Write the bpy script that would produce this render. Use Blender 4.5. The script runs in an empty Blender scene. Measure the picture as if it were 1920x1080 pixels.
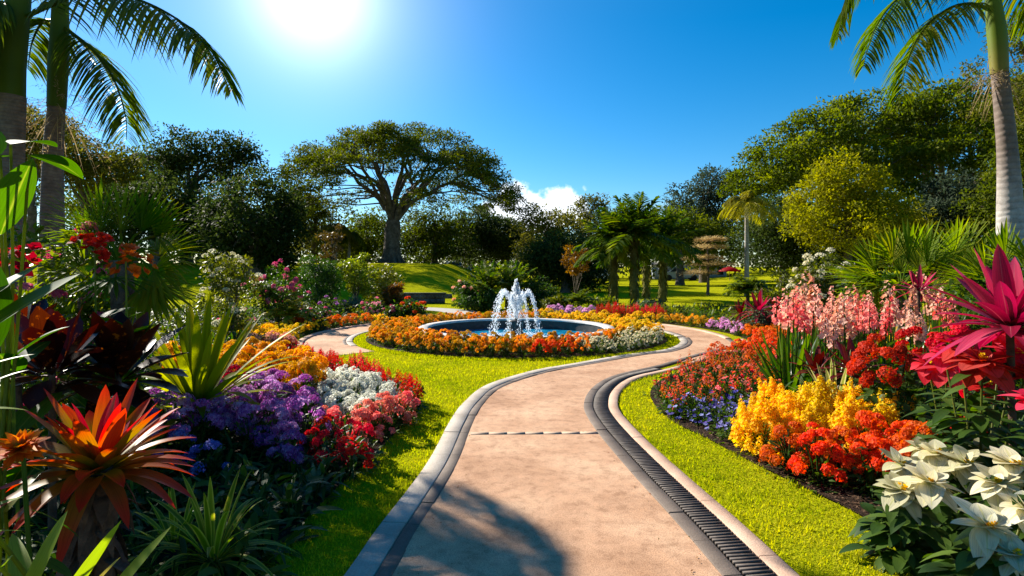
import bpy, math, random
import numpy as np
from mathutils import Vector, Matrix
from mathutils.geometry import tessellate_polygon
R = math.radians
rng = np.random.default_rng(11)
random.seed(11)
PI = math.pi
C = bpy.context.scene.collection
# ---------------------------------------------------------------- camera model (1920x1080 photograph)
F, EYE, YH = 1100.0, 1.5, 500.0
def W(px, py, d):
    return np.array([(px-960)/F*d, d, EYE+(YH-py)/F*d])
def G(px, py, z=0.0):
    d = F*(EYE-z)/(py-YH)
    return np.array([(px-960)/F*d, d])
def U(a, b, n=None):
    return rng.uniform(a, b, n)
def nz(a):
    return a/(np.linalg.norm(a, axis=-1, keepdims=True)+1e-9)
def sstep(a, b, x):
    t = np.clip((np.asarray(x, float)-a)/(b-a), 0, 1)
    return t*t*(3-2*t)
def terrain(x, y):
    hill = 1.75*sstep(25, 41, y)*(1-sstep(-5.5, -0.5, x))*(1-.6*sstep(50, 68, y))
    right = 1.3*sstep(17, 40, x)*sstep(14, 40, y)
    return hill+right
def on(x, y, z=0.0):
    return (float(x), float(y), float(terrain(x, y))+z)

# ---------------------------------------------------------------- mesh accumulator
class MB:
    def __init__(s):
        s.v, s.a, s.q, s.t, s.qm, s.tm, s.n = [], [], [], [], [], [], 0
    def add(s, v, quads=None, tris=None, a=None, mat=0):
        v = np.asarray(v, float).reshape(-1, 3)
        if a is None: a = np.zeros((len(v), 3))
        s.v.append(v); s.a.append(np.asarray(a, float).reshape(-1, 3))
        if quads is not None and len(quads):
            q = np.asarray(quads, int).reshape(-1, 4)+s.n; s.q.append(q); s.qm.append(np.full(len(q), mat))
        if tris is not None and len(tris):
            t = np.asarray(tris, int).reshape(-1, 3)+s.n; s.t.append(t); s.tm.append(np.full(len(t), mat))
        s.n += len(v)
        return s
    def mesh(s, name, mats, smooth=False):
        me = bpy.data.meshes.new(name)
        if not s.n: return me
        v = np.concatenate(s.v); a = np.concatenate(s.a)
        q = np.concatenate(s.q) if s.q else np.zeros((0, 4), int)
        t = np.concatenate(s.t) if s.t else np.zeros((0, 3), int)
        mi = np.concatenate((s.qm or [np.zeros(0)])+(s.tm or [np.zeros(0)]))
        me.vertices.add(len(v)); me.vertices.foreach_set('co', v.ravel())
        loops = np.concatenate([q.ravel(), t.ravel()])
        me.loops.add(len(loops)); me.loops.foreach_set('vertex_index', loops)
        st = np.concatenate([np.arange(len(q))*4, len(q)*4+np.arange(len(t))*3])
        me.polygons.add(len(st)); me.polygons.foreach_set('loop_start', st)
        if not isinstance(mats, (list, tuple)): mats = [mats]
        for m in mats: me.materials.append(m)
        me.polygons.foreach_set('material_index', mi.astype(int))
        if smooth: me.polygons.foreach_set('use_smooth', np.ones(len(st), bool))
        at = me.attributes.new('lf', 'FLOAT_VECTOR', 'POINT')
        at.data.foreach_set('vector', a.ravel())
        me.update(calc_edges=True); me.validate()
        return me

def blades(mb, base, d, L, Wd, droop=0.0, seg=4, prof='lance', fold=.15, rnd=None, roll=0.0, mat=0, curl=0.0):
    """curved leaf strips, three verts across: n leaves at once"""
    base = np.atleast_2d(base); n = len(base)
    d = nz(np.broadcast_to(np.atleast_2d(d), (n, 3)).astype(float))
    L = np.broadcast_to(L, (n,)).astype(float); Wd = np.broadcast_to(Wd, (n,)).astype(float)
    droop = np.broadcast_to(droop, (n,)).astype(float); roll = np.broadcast_to(roll, (n,)).astype(float)
    rnd = U(0, 1, n) if rnd is None else np.broadcast_to(rnd, (n,))
    t = np.linspace(0, 1, seg+1)
    c = base[:, None]+d[:, None]*(L[:, None]*t)[..., None]
    c[..., 2] -= (droop*L)[:, None]*t**2
    tan = np.broadcast_to(d[:, None], c.shape).copy(); tan[..., 2] -= (2*droop)[:, None]*t
    tan = nz(tan)
    az = np.arctan2(d[:, 1], d[:, 0])+np.where(np.hypot(d[:, 0], d[:, 1]) < .02, U(0, 6.28, n), 0)
    s = np.stack([-np.sin(az), np.cos(az), np.zeros(n)], 1)
    s = s*np.cos(roll)[:, None]+np.cross(d, s)*np.sin(roll)[:, None]
    s = np.broadcast_to(s[:, None], c.shape)
    nr = np.cross(tan, s)
    nr = np.where(nr[..., 2:3] < 0, -nr, nr) if False else nr
    if prof == 'lance': w = (t+.06)**.55*(1.0001-t)**.75*1.75
    elif prof == 'strap': w = np.minimum(1, .55+t*1.5)*(1-t**3.0)
    elif prof == 'ovate': w = np.sin(PI*np.clip(t, 0, 1)**.75)**.8+.04*(1-t)
    elif prof == 'fan': w = np.minimum((t+.05)/.62, 1)*np.clip((1.0001-t)/.36, 0, 1)**.8
    elif prof == 'obov': w = np.sin(PI*np.clip(t*.97+.02, 0, 1)**1.5)**.8
    elif prof == 'grass': w = (1-t)**.6
    else: w = np.sin(PI*(.12+.88*t))
    w = w*(Wd/2)[:, None]
    f = fold*w
    left = c+s*w[..., None]+nr*f[..., None]; right = c-s*w[..., None]+nr*f[..., None]
    v = np.stack([left, c, right], 2)
    S = seg+1
    idx = np.arange(n*S*3).reshape(n, S, 3)
    q = np.concatenate([np.stack([idx[:, :-1, k], idx[:, :-1, k+1], idx[:, 1:, k+1], idx[:, 1:, k]], -1).reshape(-1, 4) for k in (0, 1)])
    a = np.zeros((n, S, 3, 3)); a[..., 0] = rnd[:, None, None]; a[..., 1] = t[None, :, None]; a[:, :, 0, 2] = 1; a[:, :, 2, 2] = 1
    return mb.add(v, quads=q, a=a, mat=mat)

def diamonds(mb, p, d, L, Wd, up=None, rnd=None, mid=.5, cup=0.0, mat=0):
    p = np.atleast_2d(p); n = len(p)
    d = nz(np.broadcast_to(np.atleast_2d(d), (n, 3)).astype(float))
    L = np.broadcast_to(L, (n,)).astype(float)[:, None]; Wd = np.broadcast_to(Wd, (n,)).astype(float)[:, None]
    up = rng.normal(size=(n, 3)) if up is None else np.broadcast_to(np.atleast_2d(up), (n, 3))
    s = nz(np.cross(d, up)); nn = np.cross(s, d)
    rnd = U(0, 1, n) if rnd is None else np.broadcast_to(rnd, (n,))
    m = p+d*L*mid+nn*L*cup
    v = np.stack([p, m+s*Wd/2, p+d*L, m-s*Wd/2], 1)
    a = np.zeros((n, 4, 3)); a[..., 0] = rnd[:, None]; a[:, 1, 1] = a[:, 3, 1] = .5; a[:, 2, 1] = 1; a[:, 1, 2] = a[:, 3, 2] = 1
    return mb.add(v, quads=np.arange(n*4).reshape(n, 4), a=a, mat=mat)

def florets(mb, pos, nr, r, k=5, elev=.3, wf=.8, rnd=None, mat=0, jit=.25, ring=1):
    """k petals per flower round its normal"""
    pos = np.atleast_2d(pos); n = len(pos)
    nr = nz(np.broadcast_to(np.atleast_2d(nr), (n, 3)).astype(float))
    r = np.broadcast_to(r, (n,)).astype(float)
    rnd = U(0, 1, n) if rnd is None else np.broadcast_to(rnd, (n,))
    ref = nz(rng.normal(size=(n, 3))); u = nz(np.cross(nr, ref)); w = np.cross(nr, u)
    for j in range(ring):
        e0 = elev+j*.55; rr = r*(1-.25*j)
        ph = U(0, 6.28, n)[:, None]+np.arange(k)*2*PI/k+U(-jit, jit, (n, k))
        e = e0+U(-jit, jit, (n, k))
        d = (u[:, None]*np.cos(ph)[..., None]+w[:, None]*np.sin(ph)[..., None])*np.cos(e)[..., None]+nr[:, None]*np.sin(e)[..., None]
        pp = np.repeat(pos, k, 0)
        diamonds(mb, pp, d.reshape(-1, 3), np.repeat(rr, k)*U(.8, 1.1, n*k), np.repeat(rr, k)*wf, up=np.repeat(nr, k, 0),
                 rnd=np.clip(np.repeat(rnd, k)+U(-.12, .12, n*k), 0, 1), mid=.6, cup=.08, mat=mat)
    return mb

def tube(mb, pts, rad, sides=7, rnd=.5, mat=0, cap=True):
    pts = np.asarray(pts, float); k = len(pts)
    rad = np.broadcast_to(rad, (k,)).astype(float)
    tan = nz(np.gradient(pts, axis=0))
    ref = np.array([1., 0, 0]) if abs(tan[0][0]) < .8 else np.array([0, 1., 0])
    u = nz(np.cross(tan, ref)); w = np.cross(tan, u)
    th = np.arange(sides)*2*PI/sides
    v = pts[:, None]+(u[:, None]*np.cos(th)[:, None]+w[:, None]*np.sin(th)[:, None])*rad[:, None, None]
    i = np.arange(k*sides).reshape(k, sides); j = np.roll(i, -1, 1)
    q = np.stack([i[:-1], j[:-1], j[1:], i[1:]], -1).reshape(-1, 4)
    a = np.zeros((k, sides, 3)); a[..., 0] = rnd; a[..., 1] = np.linspace(0, 1, k)[:, None]; a[..., 2] = 0
    mb.add(v, quads=q, a=a, mat=mat)
    if cap:
        c = np.concatenate([v[-1], pts[-1:]]); m = np.arange(sides)
        mb.add(c, tris=np.stack([m, np.roll(m, -1), np.full(sides, sides)], 1), a=np.full((sides+1, 3), (rnd, 1, 0)), mat=mat)
    return mb

def lathe(mb, prof, sides=64, mat=0, rnd=.5, centre=(0, 0, 0)):
    pr = np.asarray(prof, float); k = len(pr)
    th = np.arange(sides)*2*PI/sides
    v = np.stack([pr[:, None, 0]*np.cos(th), pr[:, None, 0]*np.sin(th), np.broadcast_to(pr[:, None, 1], (k, sides))], -1)+np.array(centre)
    i = np.arange(k*sides).reshape(k, sides); j = np.roll(i, -1, 1)
    q = np.stack([i[:-1], j[:-1], j[1:], i[1:]], -1).reshape(-1, 4)
    return mb.add(v, quads=q, a=np.full((k*sides, 3), (rnd, .5, 0)), mat=mat)

def box(mb, c, s, rz=0.0, mat=0, taper=1.0, rnd=.5):
    x, y, z = np.array(s)/2
    v = np.array([[-x, -y, -z], [x, -y, -z], [x, y, -z], [-x, y, -z], [-x*taper, -y*taper, z], [x*taper, -y*taper, z], [x*taper, y*taper, z], [-x*taper, y*taper, z]])
    cr, sr = math.cos(rz), math.sin(rz)
    v = np.stack([v[:, 0]*cr-v[:, 1]*sr, v[:, 0]*sr+v[:, 1]*cr, v[:, 2]], 1)+np.array(c)
    return mb.add(v, quads=[[3, 2, 1, 0], [4, 5, 6, 7], [0, 1, 5, 4], [1, 2, 6, 5], [2, 3, 7, 6], [3, 0, 4, 7]], a=np.full((8, 3), (rnd, .5, 0)), mat=mat)

def smooth_line(pts, n):
    """Catmull-Rom through pts, resampled evenly to n points"""
    P = np.asarray(pts, float)
    E = np.vstack([2*P[0]-P[1], P, 2*P[-1]-P[-2]])
    out = []
    for i in range(1, len(E)-2):
        p0, p1, p2, p3 = E[i-1], E[i], E[i+1], E[i+2]
        for t in np.linspace(0, 1, 12, endpoint=False):
            out.append(.5*((2*p1)+(p2-p0)*t+(2*p0-5*p1+4*p2-p3)*t*t+(3*p1-p0-3*p2+p3)*t**3))
    out.append(P[-1]); out = np.array(out)
    s = np.concatenate([[0], np.cumsum(np.linalg.norm(np.diff(out, axis=0), axis=1))])
    q = np.linspace(0, s[-1], n)
    return np.stack([np.interp(q, s, out[:, k]) for k in range(out.shape[1])], 1)
def offset(line, w):
    t = nz(np.gradient(line, axis=0)); return line+np.stack([t[:, 1], -t[:, 0]], 1)*np.asarray(w).reshape(-1, 1)
def inpoly(P, x, y):
    P = np.asarray(P); c = np.zeros(len(x), bool); j = len(P)-1
    for i in range(len(P)):
        xi, yi = P[i]; xj, yj = P[j]
        m = ((yi > y) != (yj > y)) & (x < (xj-xi)*(y-yi)/((yj-yi) if yj != yi else 1e-9)+xi)
        c ^= m; j = i
    return c
def polyedge(P, x, y):
    """distance to the polygon's outline"""
    P = np.asarray(P); dmin = np.full(len(x), 1e9); X = np.stack([x, y], 1)
    for i in range(len(P)):
        a, b = P[i-1], P[i]; ab = b-a; t = np.clip(((X-a)@ab)/(ab@ab+1e-12), 0, 1)
        dmin = np.minimum(dmin, np.linalg.norm(X-a-t[:, None]*ab, axis=1))
    return dmin

# ---------------------------------------------------------------- objects
def obj(name, me, parent=None):
    if isinstance(me, tuple): me = me[0].mesh(name, me[1], True)
    o = bpy.data.objects.new(name, me); C.objects.link(o)
    if parent is not None: o.parent = parent
    return o
def struct(name, me, kind='structure'):
    o = obj(name, me); o['kind'] = kind; return o
def root(name, label, cat, loc=(0, 0, 0), rz=0.0, sc=1.0, group=None, tilt=(0, 0)):
    o = bpy.data.objects.new(name, None); C.objects.link(o)
    o.empty_display_size = .1
    o.location = loc; o.rotation_euler = (tilt[0], tilt[1], rz)
    o.scale = (sc, sc, sc) if np.isscalar(sc) else sc
    o['label'] = label; o['category'] = cat
    if group: o['group'] = group
    return o
def place(name, parts, label, cat, loc, rz=0.0, sc=1.0, group=None, tilt=(0, 0)):
    """a thing: an Empty at its base with one mesh child per part; parts = [(part_name, mesh)]"""
    r = root(name, label, cat, loc, rz, sc, group, tilt)
    for pn, me in parts: obj(pn, me, r)
    return r

# ---------------------------------------------------------------- materials
def nt(name):
    m = bpy.data.materials.new(name); m.use_nodes = True; t = m.node_tree
    for n in list(t.nodes): t.nodes.remove(n)
    o = t.nodes.new('ShaderNodeOutputMaterial'); p = t.nodes.new('ShaderNodeBsdfPrincipled')
    t.links.new(p.outputs[0], o.inputs[0])
    return m, t, p, o
def ramp(t, cols, inp, const=False, pos=None):
    r = t.nodes.new('ShaderNodeValToRGB'); e = r.color_ramp.elements
    n = len(cols)
    while len(e) < n: e.new(.5)
    for i, c in enumerate(cols):
        e[i].position = pos[i] if pos else (i/(n-1) if n > 1 else 0); e[i].color = (*c, 1)
    if const: r.color_ramp.interpolation = 'CONSTANT'
    t.links.new(inp, r.inputs[0]); return r.outputs[0]
def mixc(t, fac, a, b, mode='MIX'):
    m = t.nodes.new('ShaderNodeMix'); m.data_type = 'RGBA'; m.blend_type = mode
    for s, v in ((m.inputs[0], fac), (m.inputs[6], a), (m.inputs[7], b)):
        if isinstance(v, (int, float)): s.default_value = v
        elif isinstance(v, tuple): s.default_value = (*v, 1)
        else: t.links.new(v, s)
    return m.outputs[2]
def mapr(t, inp, a, b, c=0.0, d=1.0):
    m = t.nodes.new('ShaderNodeMapRange'); m.interpolation_type = 'SMOOTHSTEP'
    t.links.new(inp, m.inputs[0])
    for i, v in zip((1, 2, 3, 4), (a, b, c, d)): m.inputs[i].default_value = v
    return m.outputs[0]
def noise(t, scale, detail=4, rough=.6, coord='world', dim=None):
    n = t.nodes.new('ShaderNodeTexNoise'); n.inputs['Scale'].default_value = scale
    n.inputs['Detail'].default_value = detail; n.inputs['Roughness'].default_value = rough
    if coord == 'world': g = t.nodes.new('ShaderNodeNewGeometry'); t.links.new(g.outputs['Position'], n.inputs['Vector'])
    else: g = t.nodes.new('ShaderNodeTexCoord'); t.links.new(g.outputs['Object'], n.inputs['Vector'])
    return n.outputs['Fac']
def bump(t, p, h, strength=.3, dist=.01):
    b = t.nodes.new('ShaderNodeBump'); b.inputs['Strength'].default_value = strength; b.inputs['Distance'].default_value = dist
    t.links.new(h, b.inputs['Height']); t.links.new(b.outputs[0], p.inputs['Normal'])
def leafmat(name, cols, trans=.4, rough=.42, spec=.4, tip=None, stripe=None, base=None, spots=None, vary=.12, glow=None, rib=None):
    m, t, p, o = nt(name)
    a = t.nodes.new('ShaderNodeAttribute'); a.attribute_name = 'lf'
    x = t.nodes.new('ShaderNodeSeparateXYZ'); t.links.new(a.outputs['Vector'], x.inputs[0])
    col = ramp(t, cols, x.outputs[0])
    if base: col = mixc(t, mapr(t, x.outputs[1], base[1], base[2], 1, 0), col, base[0])
    if tip: col = mixc(t, mapr(t, x.outputs[1], tip[1], tip[2]), col, tip[0])
    if stripe: col = mixc(t, mapr(t, x.outputs[2], stripe[1], stripe[2]), col, stripe[0])
    if rib: col = mixc(t, mapr(t, x.outputs[2], 0.0, rib[1], 1, 0), col, rib[0])
    if spots: col = mixc(t, mapr(t, noise(t, spots[1], 3, .6, 'obj'), spots[2], spots[2]+.06), col, spots[0])
    # streaks along the blade, different on every leaf
    cx = t.nodes.new('ShaderNodeCombineXYZ')
    for i_, (k_, s_) in enumerate(((2, 7.0), (1, 1.3), (0, 60.0))):
        m_ = t.nodes.new('ShaderNodeMath'); m_.operation = 'MULTIPLY'; t.links.new(x.outputs[k_], m_.inputs[0]); m_.inputs[1].default_value = s_; t.links.new(m_.outputs[0], cx.inputs[i_])
    ns = t.nodes.new('ShaderNodeTexNoise'); ns.inputs['Scale'].default_value = 1.6; ns.inputs['Detail'].default_value = 3; t.links.new(cx.outputs[0], ns.inputs['Vector'])
    col = mixc(t, .8, col, ramp(t, [(.62, .62, .6), (1, 1, 1), (1.12, 1.1, 1.0)], ns.outputs['Fac'], pos=[.3, .52, .72]), 'MULTIPLY')
    oi = t.nodes.new('ShaderNodeObjectInfo')
    h = t.nodes.new('ShaderNodeHueSaturation'); t.links.new(col, h.inputs['Color'])
    v = t.nodes.new('ShaderNodeMapRange'); t.links.new(oi.outputs['Random'], v.inputs[0]); v.inputs[3].default_value = 1-vary*1.5; v.inputs[4].default_value = 1+vary
    t.links.new(v.outputs[0], h.inputs['Value'])
    v2 = t.nodes.new('ShaderNodeMapRange'); t.links.new(oi.outputs['Random'], v2.inputs[0]); v2.inputs[3].default_value = .5+vary*.06; v2.inputs[4].default_value = .5-vary*.06
    t.links.new(v2.outputs[0], h.inputs['Hue'])
    col = h.outputs[0]
    t.links.new(col, p.inputs['Base Color']); p.inputs['Roughness'].default_value = rough; p.inputs['Specular IOR Level'].default_value = spec*.6
    if trans > 0:
        tr = t.nodes.new('ShaderNodeBsdfTranslucent')
        g = t.nodes.new('ShaderNodeHueSaturation'); g.inputs['Saturation'].default_value = 1.12; g.inputs['Value'].default_value = glow or 1.7
        t.links.new(col, g.inputs['Color']); t.links.new(g.outputs[0], tr.inputs['Color'])
        mx = t.nodes.new('ShaderNodeMixShader'); mx.inputs[0].default_value = trans
        t.links.new(p.outputs[0], mx.inputs[1]); t.links.new(tr.outputs[0], mx.inputs[2]); t.links.new(mx.outputs[0], o.inputs[0])
    return m
def hardmat(name, cols, scale=6, rough=.8, bs=.4, bd=.01, spec=.3, scale2=None, detail=6, coord='world', pos=None, metal=0.0):
    m, t, p, o = nt(name)
    f = noise(t, scale, detail, .65, coord)
    col = ramp(t, cols, f, pos=pos or list(np.linspace(.3, .7, len(cols))))
    if scale2:
        f2 = noise(t, scale2, 3, .6, coord)
        col = mixc(t, .55, col, ramp(t, [(.35, .35, .35), (1, 1, 1)], f2, pos=[.3, .6]), 'MULTIPLY')
        h = f2
    else: h = f
    t.links.new(col, p.inputs['Base Color']); p.inputs['Roughness'].default_value = rough; p.inputs['Specular IOR Level'].default_value = spec
    p.inputs['Metallic'].default_value = metal
    bump(t, p, h, bs, bd)
    return m
# ---------------------------------------------------------------- camera, sun, sky
SC = bpy.context.scene
cam = bpy.data.cameras.new('camera'); co = bpy.data.objects.new('camera', cam); C.objects.link(co)
cam.sensor_width = 36; cam.lens = 36*F/1920; cam.shift_y = -(540-YH)/1920
cam.clip_start = .05; cam.clip_end = 3000
co.location = (0, 0, EYE); co.rotation_euler = (PI/2, 0, 0); SC.camera = co
SUN_EL, SUN_AZ = R(30), R(-50)
S = Vector((math.sin(SUN_AZ)*math.cos(SUN_EL), math.cos(SUN_AZ)*math.cos(SUN_EL), math.sin(SUN_EL)))
sl = bpy.data.lights.new('sun', 'SUN'); sl.energy = 5.0; sl.angle = R(.55); sl.color = (1, .93, .82)
so = bpy.data.objects.new('sun', sl); C.objects.link(so); so.rotation_euler = S.to_track_quat('Z', 'Y').to_euler(); so.location = (-20, 60, 40)
wd = bpy.data.worlds.new('World'); SC.world = wd; wd.use_nodes = True
t = wd.node_tree
for n in list(t.nodes): t.nodes.remove(n)
wo = t.nodes.new('ShaderNodeOutputWorld'); bg = t.nodes.new('ShaderNodeBackground'); t.links.new(bg.outputs[0], wo.inputs[0])
sky = t.nodes.new('ShaderNodeTexSky'); sky.sky_type = 'NISHITA'; sky.sun_disc = False
sky.sun_elevation = SUN_EL; sky.sun_rotation = SUN_AZ
sky.air_density = 1.0; sky.dust_density = .15; sky.ozone_density = 5.0; sky.altitude = 300
hs = t.nodes.new('ShaderNodeHueSaturation'); hs.inputs['Saturation'].default_value = 1.36; hs.inputs['Hue'].default_value = .495
t.links.new(sky.outputs[0], hs.inputs['Color'])
tc = t.nodes.new('ShaderNodeTexCoord')
def vm(op, *ins):
    n = t.nodes.new('ShaderNodeVectorMath'); n.operation = op
    for i, v in enumerate(ins):
        if isinstance(v, tuple): n.inputs[i].default_value = v
        else: t.links.new(v, n.inputs[i])
    return n
def mt(op, *ins):
    n = t.nodes.new('ShaderNodeMath'); n.operation = op
    for i, v in enumerate(ins):
        if isinstance(v, (int, float)): n.inputs[i].default_value = v
        else: t.links.new(v, n.inputs[i])
    return n.outputs[0]
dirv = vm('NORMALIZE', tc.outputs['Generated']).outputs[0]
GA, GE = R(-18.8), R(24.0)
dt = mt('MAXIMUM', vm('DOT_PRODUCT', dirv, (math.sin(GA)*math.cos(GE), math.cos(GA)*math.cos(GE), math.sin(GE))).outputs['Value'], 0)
# bright glare painted into the sky over the umbrella tree, apart from the sun
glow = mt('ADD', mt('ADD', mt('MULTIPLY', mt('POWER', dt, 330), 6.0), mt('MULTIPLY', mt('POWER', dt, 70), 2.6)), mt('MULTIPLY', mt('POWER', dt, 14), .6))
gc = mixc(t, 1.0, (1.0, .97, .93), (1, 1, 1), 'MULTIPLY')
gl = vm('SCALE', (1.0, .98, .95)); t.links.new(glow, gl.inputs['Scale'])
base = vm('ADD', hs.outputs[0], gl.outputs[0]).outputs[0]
# low fair-weather clouds over the tree line
sx = t.nodes.new('ShaderNodeSeparateXYZ'); t.links.new(dirv, sx.inputs[0])
az = mt('ARCTAN2', sx.outputs[0], sx.outputs[1]); el = mt('ARCSINE', sx.outputs[2])
nn = t.nodes.new('ShaderNodeTexNoise'); nn.inputs['Scale'].default_value = 26; nn.inputs['Detail'].default_value = 7; nn.inputs['Roughness'].default_value = .55
t.links.new(dirv, nn.inputs['Vector'])
def cloud(px, py, wpx, hpx, amp, soft, lo):
    a0, e0 = math.atan2(px-960, F), math.atan2(YH-py, F)
    da = mt('DIVIDE', mt('SUBTRACT', az, a0), wpx/F); de = mt('DIVIDE', mt('SUBTRACT', el, e0), hpx/F)
    r2 = mt('ADD', mt('MULTIPLY', da, da), mt('MULTIPLY', de, de))
    v = mt('ADD', mt('SUBTRACT', 1.0, r2), mt('MULTIPLY', mt('SUBTRACT', nn.outputs['Fac'], .5), amp))
    m = t.nodes.new('ShaderNodeMapRange'); m.interpolation_type = 'SMOOTHSTEP'; t.links.new(v, m.inputs[0])
    m.inputs[1].default_value = lo; m.inputs[2].default_value = lo+soft; m.inputs[3].default_value = 0; m.inputs[4].default_value = 1
    return m.outputs[0]
c1 = cloud(1000, 396, 118, 50, 3.6, .7, -.1); c2 = cloud(1235, 402, 110, 24, 3.0, 2.2, .2)
cl = mt('MINIMUM', mt('ADD', mt('MULTIPLY', c1, .85), mt('MULTIPLY', c2, .28)), 1.0)
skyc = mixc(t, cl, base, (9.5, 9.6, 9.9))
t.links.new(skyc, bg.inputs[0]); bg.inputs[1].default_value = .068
vs = SC.view_settings; vs.view_transform = 'Standard'; vs.look = 'None'; vs.gamma = 1; vs.use_curve_mapping = False; vs.exposure = 1.3
SC.cycles.max_bounces = 8; SC.cycles.diffuse_bounces = 5; SC.cycles.glossy_bounces = 2; SC.cycles.transmission_bounces = 4; SC.cycles.transparent_max_bounces = 4
SC.cycles.caustics_reflective = False; SC.cycles.caustics_refractive = False; SC.cycles.sample_clamp_indirect = 6

# ---------------------------------------------------------------- setting: ground, path, kerbs
def lawnmat(name, cols):
    m, t, p, o = nt(name)
    f = noise(t, .55, 5, .62); f2 = noise(t, 60, 3, .7)
    c = ramp(t, cols, f, pos=[.32, .5, .68])
    c = mixc(t, .6, c, ramp(t, [(.45, .5, .4), (1.15, 1.1, .9)], f2, pos=[.35, .65]), 'MULTIPLY')
    t.links.new(c, p.inputs['Base Color']); p.inputs['Roughness'].default_value = .9; p.inputs['Specular IOR Level'].default_value = .0
    bump(t, p, f2, .9, .03)
    return m
M_lawn = lawnmat('lawn', [(.25, .275, .006), (.33, .335, .008), (.40, .385, .012)])
gx = np.concatenate([np.linspace(-420, -60, 10), np.linspace(-50, 50, 81), np.linspace(60, 420, 10)])
gy = np.concatenate([np.linspace(-60, -6, 8), np.linspace(-4, 70, 75), np.linspace(80, 900, 14)])
X, Y = np.meshgrid(gx, gy); mb = MB(); i = np.arange(X.size).reshape(X.shape)
mb.add(np.stack([X, Y, terrain(X, Y)], -1), quads=np.stack([i[:-1, :-1], i[:-1, 1:], i[1:, 1:], i[1:, :-1]], -1)[~((np.abs((X[:-1, :-1]+X[1:, 1:])/2) < 2.5) & ((Y[:-1, :-1]+Y[1:, 1:])/2 > 10) & ((Y[:-1, :-1]+Y[1:, 1:])/2 < 16))])
# the round opening for the sunken basin
aa = np.linspace(0, 2*PI, 129); dx, dy = np.cos(aa), np.sin(aa)
kk = np.minimum(np.where(dx > 0, 2.5-.09, 2.5+.09)/np.maximum(np.abs(dx), 1e-6), np.where(dy > 0, 16-12.7, 12.7-10)/np.maximum(np.abs(dy), 1e-6))
v = np.stack([np.c_[.09+dx*2.0, 12.7+dy*2.0, np.zeros(129)], np.c_[.09+dx*kk, 12.7+dy*kk, np.zeros(129)]], 1); j = np.arange(258).reshape(129, 2)
mb.add(v, quads=np.stack([j[:-1, 0], j[:-1, 1], j[1:, 1], j[1:, 0]], -1))
struct('ground', mb.mesh('ground', M_lawn, True))
CX, CY = .09, 12.7
RIN, ROUT = 3.42, 4.35
L0 = [(-1.45, -4), (-1.12, 0), (-.95, 1.5), (-.807, 2.845), (-.77, 3.3), (-.689, 3.97), (-.635, 4.61), (-.60, 5.6), (-.53, 6.42), (-.315, 7.37), (.305, 8.38), (1.2, 9.25), (2.06, 10.05)]
L0 += [(CX+RIN*math.cos(R(a)), CY+RIN*math.sin(R(a))) for a in (-42, -30, -18, -6)]
R0 = [(1.65, -4), (1.3, 0), (1.13, 1.5), (1.009, 2.845), (.955, 3.42), (.86, 4.25), (.77, 5.24), (.745, 5.94), (.785, 6.4), (.925, 7.02), (1.186, 7.67), (1.52, 8.17), (2.19, 8.83), (3.11, 9.95)]
R0 += [(CX+ROUT*math.cos(R(a)), CY+ROUT*math.sin(R(a))) for a in (-22, -8)]
NP = 240
L0 = smooth_line(L0, NP); R0 = smooth_line(R0, NP)
def strip(name, a, b, z0, z1, mats, skirts=True):
    """a sheet between two lines with a shallow edge down to the ground"""
    mb = MB(); n = len(a)
    rows = [np.c_[a, np.full(n, z0-.03)], np.c_[a, np.full(n, z0)], np.c_[b, np.full(n, z1)], np.c_[b, np.full(n, z1-.03)]]
    if not skirts: rows = rows[1:3]
    v = np.stack(rows, 1); k = len(rows); i = np.arange(n*k).reshape(n, k)
    mb.add(v, quads=np.concatenate([np.stack([i[:-1, j], i[:-1, j+1], i[1:, j+1], i[1:, j]], -1) for j in range(k-1)]))
    return struct(name, mb.mesh(name, mats))
def pathmat():
    m, t, p, o = nt('path_concrete')
    f = noise(t, 1.3, 6, .6); f2 = noise(t, 150, 3, .75); f3 = noise(t, 11, 6, .7)
    c = ramp(t, [(.41, .225, .12), (.545, .32, .185), (.64, .41, .25)], f, pos=[.34, .5, .66])
    c = mixc(t, .75, c, ramp(t, [(.62, .56, .5), (1, 1, 1), (1.15, 1.12, 1.08)], f3, pos=[.33, .5, .68]), 'MULTIPLY')
    c = mixc(t, .85, c, ramp(t, [(.5, .46, .42), (1, 1, 1)], f2, pos=[.36, .56]), 'MULTIPLY')
    t.links.new(c, p.inputs['Base Color']); p.inputs['Roughness'].default_value = .8; p.inputs['Specular IOR Level'].default_value = .25
    bump(t, p, f2, .5, .004)
    return m
M_path = pathmat()
def stonemat(name, cols, jl, coordscale=30):
    m, t, p, o = nt(name)
    f = noise(t, 2.2, 5, .6); f2 = noise(t, coordscale*3, 4, .7)
    c = ramp(t, cols, f, pos=[.3, .5, .7])
    c = mixc(t, .7, c, ramp(t, [(.74, .72, .7), (1.05, 1.05, 1.05)], f2, pos=[.35, .6]), 'MULTIPLY')
    t.links.new(c, p.inputs['Base Color']); p.inputs['Roughness'].default_value = .75; p.inputs['Specular IOR Level'].default_value = .3
    bump(t, p, f2, .5, .006)
    return m
M_kerb = stonemat('pale_kerb_stone', [(.30, .25, .195), (.41, .35, .28), (.49, .43, .35)], .6)
M_dark = stonemat('dark_edging_stone', [(.085, .064, .048), (.14, .106, .08), (.20, .155, .12)], .4)
M_pink = stonemat('pink_kerb_stone', [(.36, .22, .14), (.48, .31, .21), (.58, .40, .28)], .6)
def cut_line(line, step, gap):
    """lengths of a kerb with open joints"""
    s = np.concatenate([[0], np.cumsum(np.linalg.norm(np.diff(line, axis=0), axis=1))]); out = []
    for a in np.arange(0, s[-1]-step*.5, step):
        q = np.linspace(a+gap/2, min(a+step-gap/2, s[-1]), 7); out.append((q, s))
    return out
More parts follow.
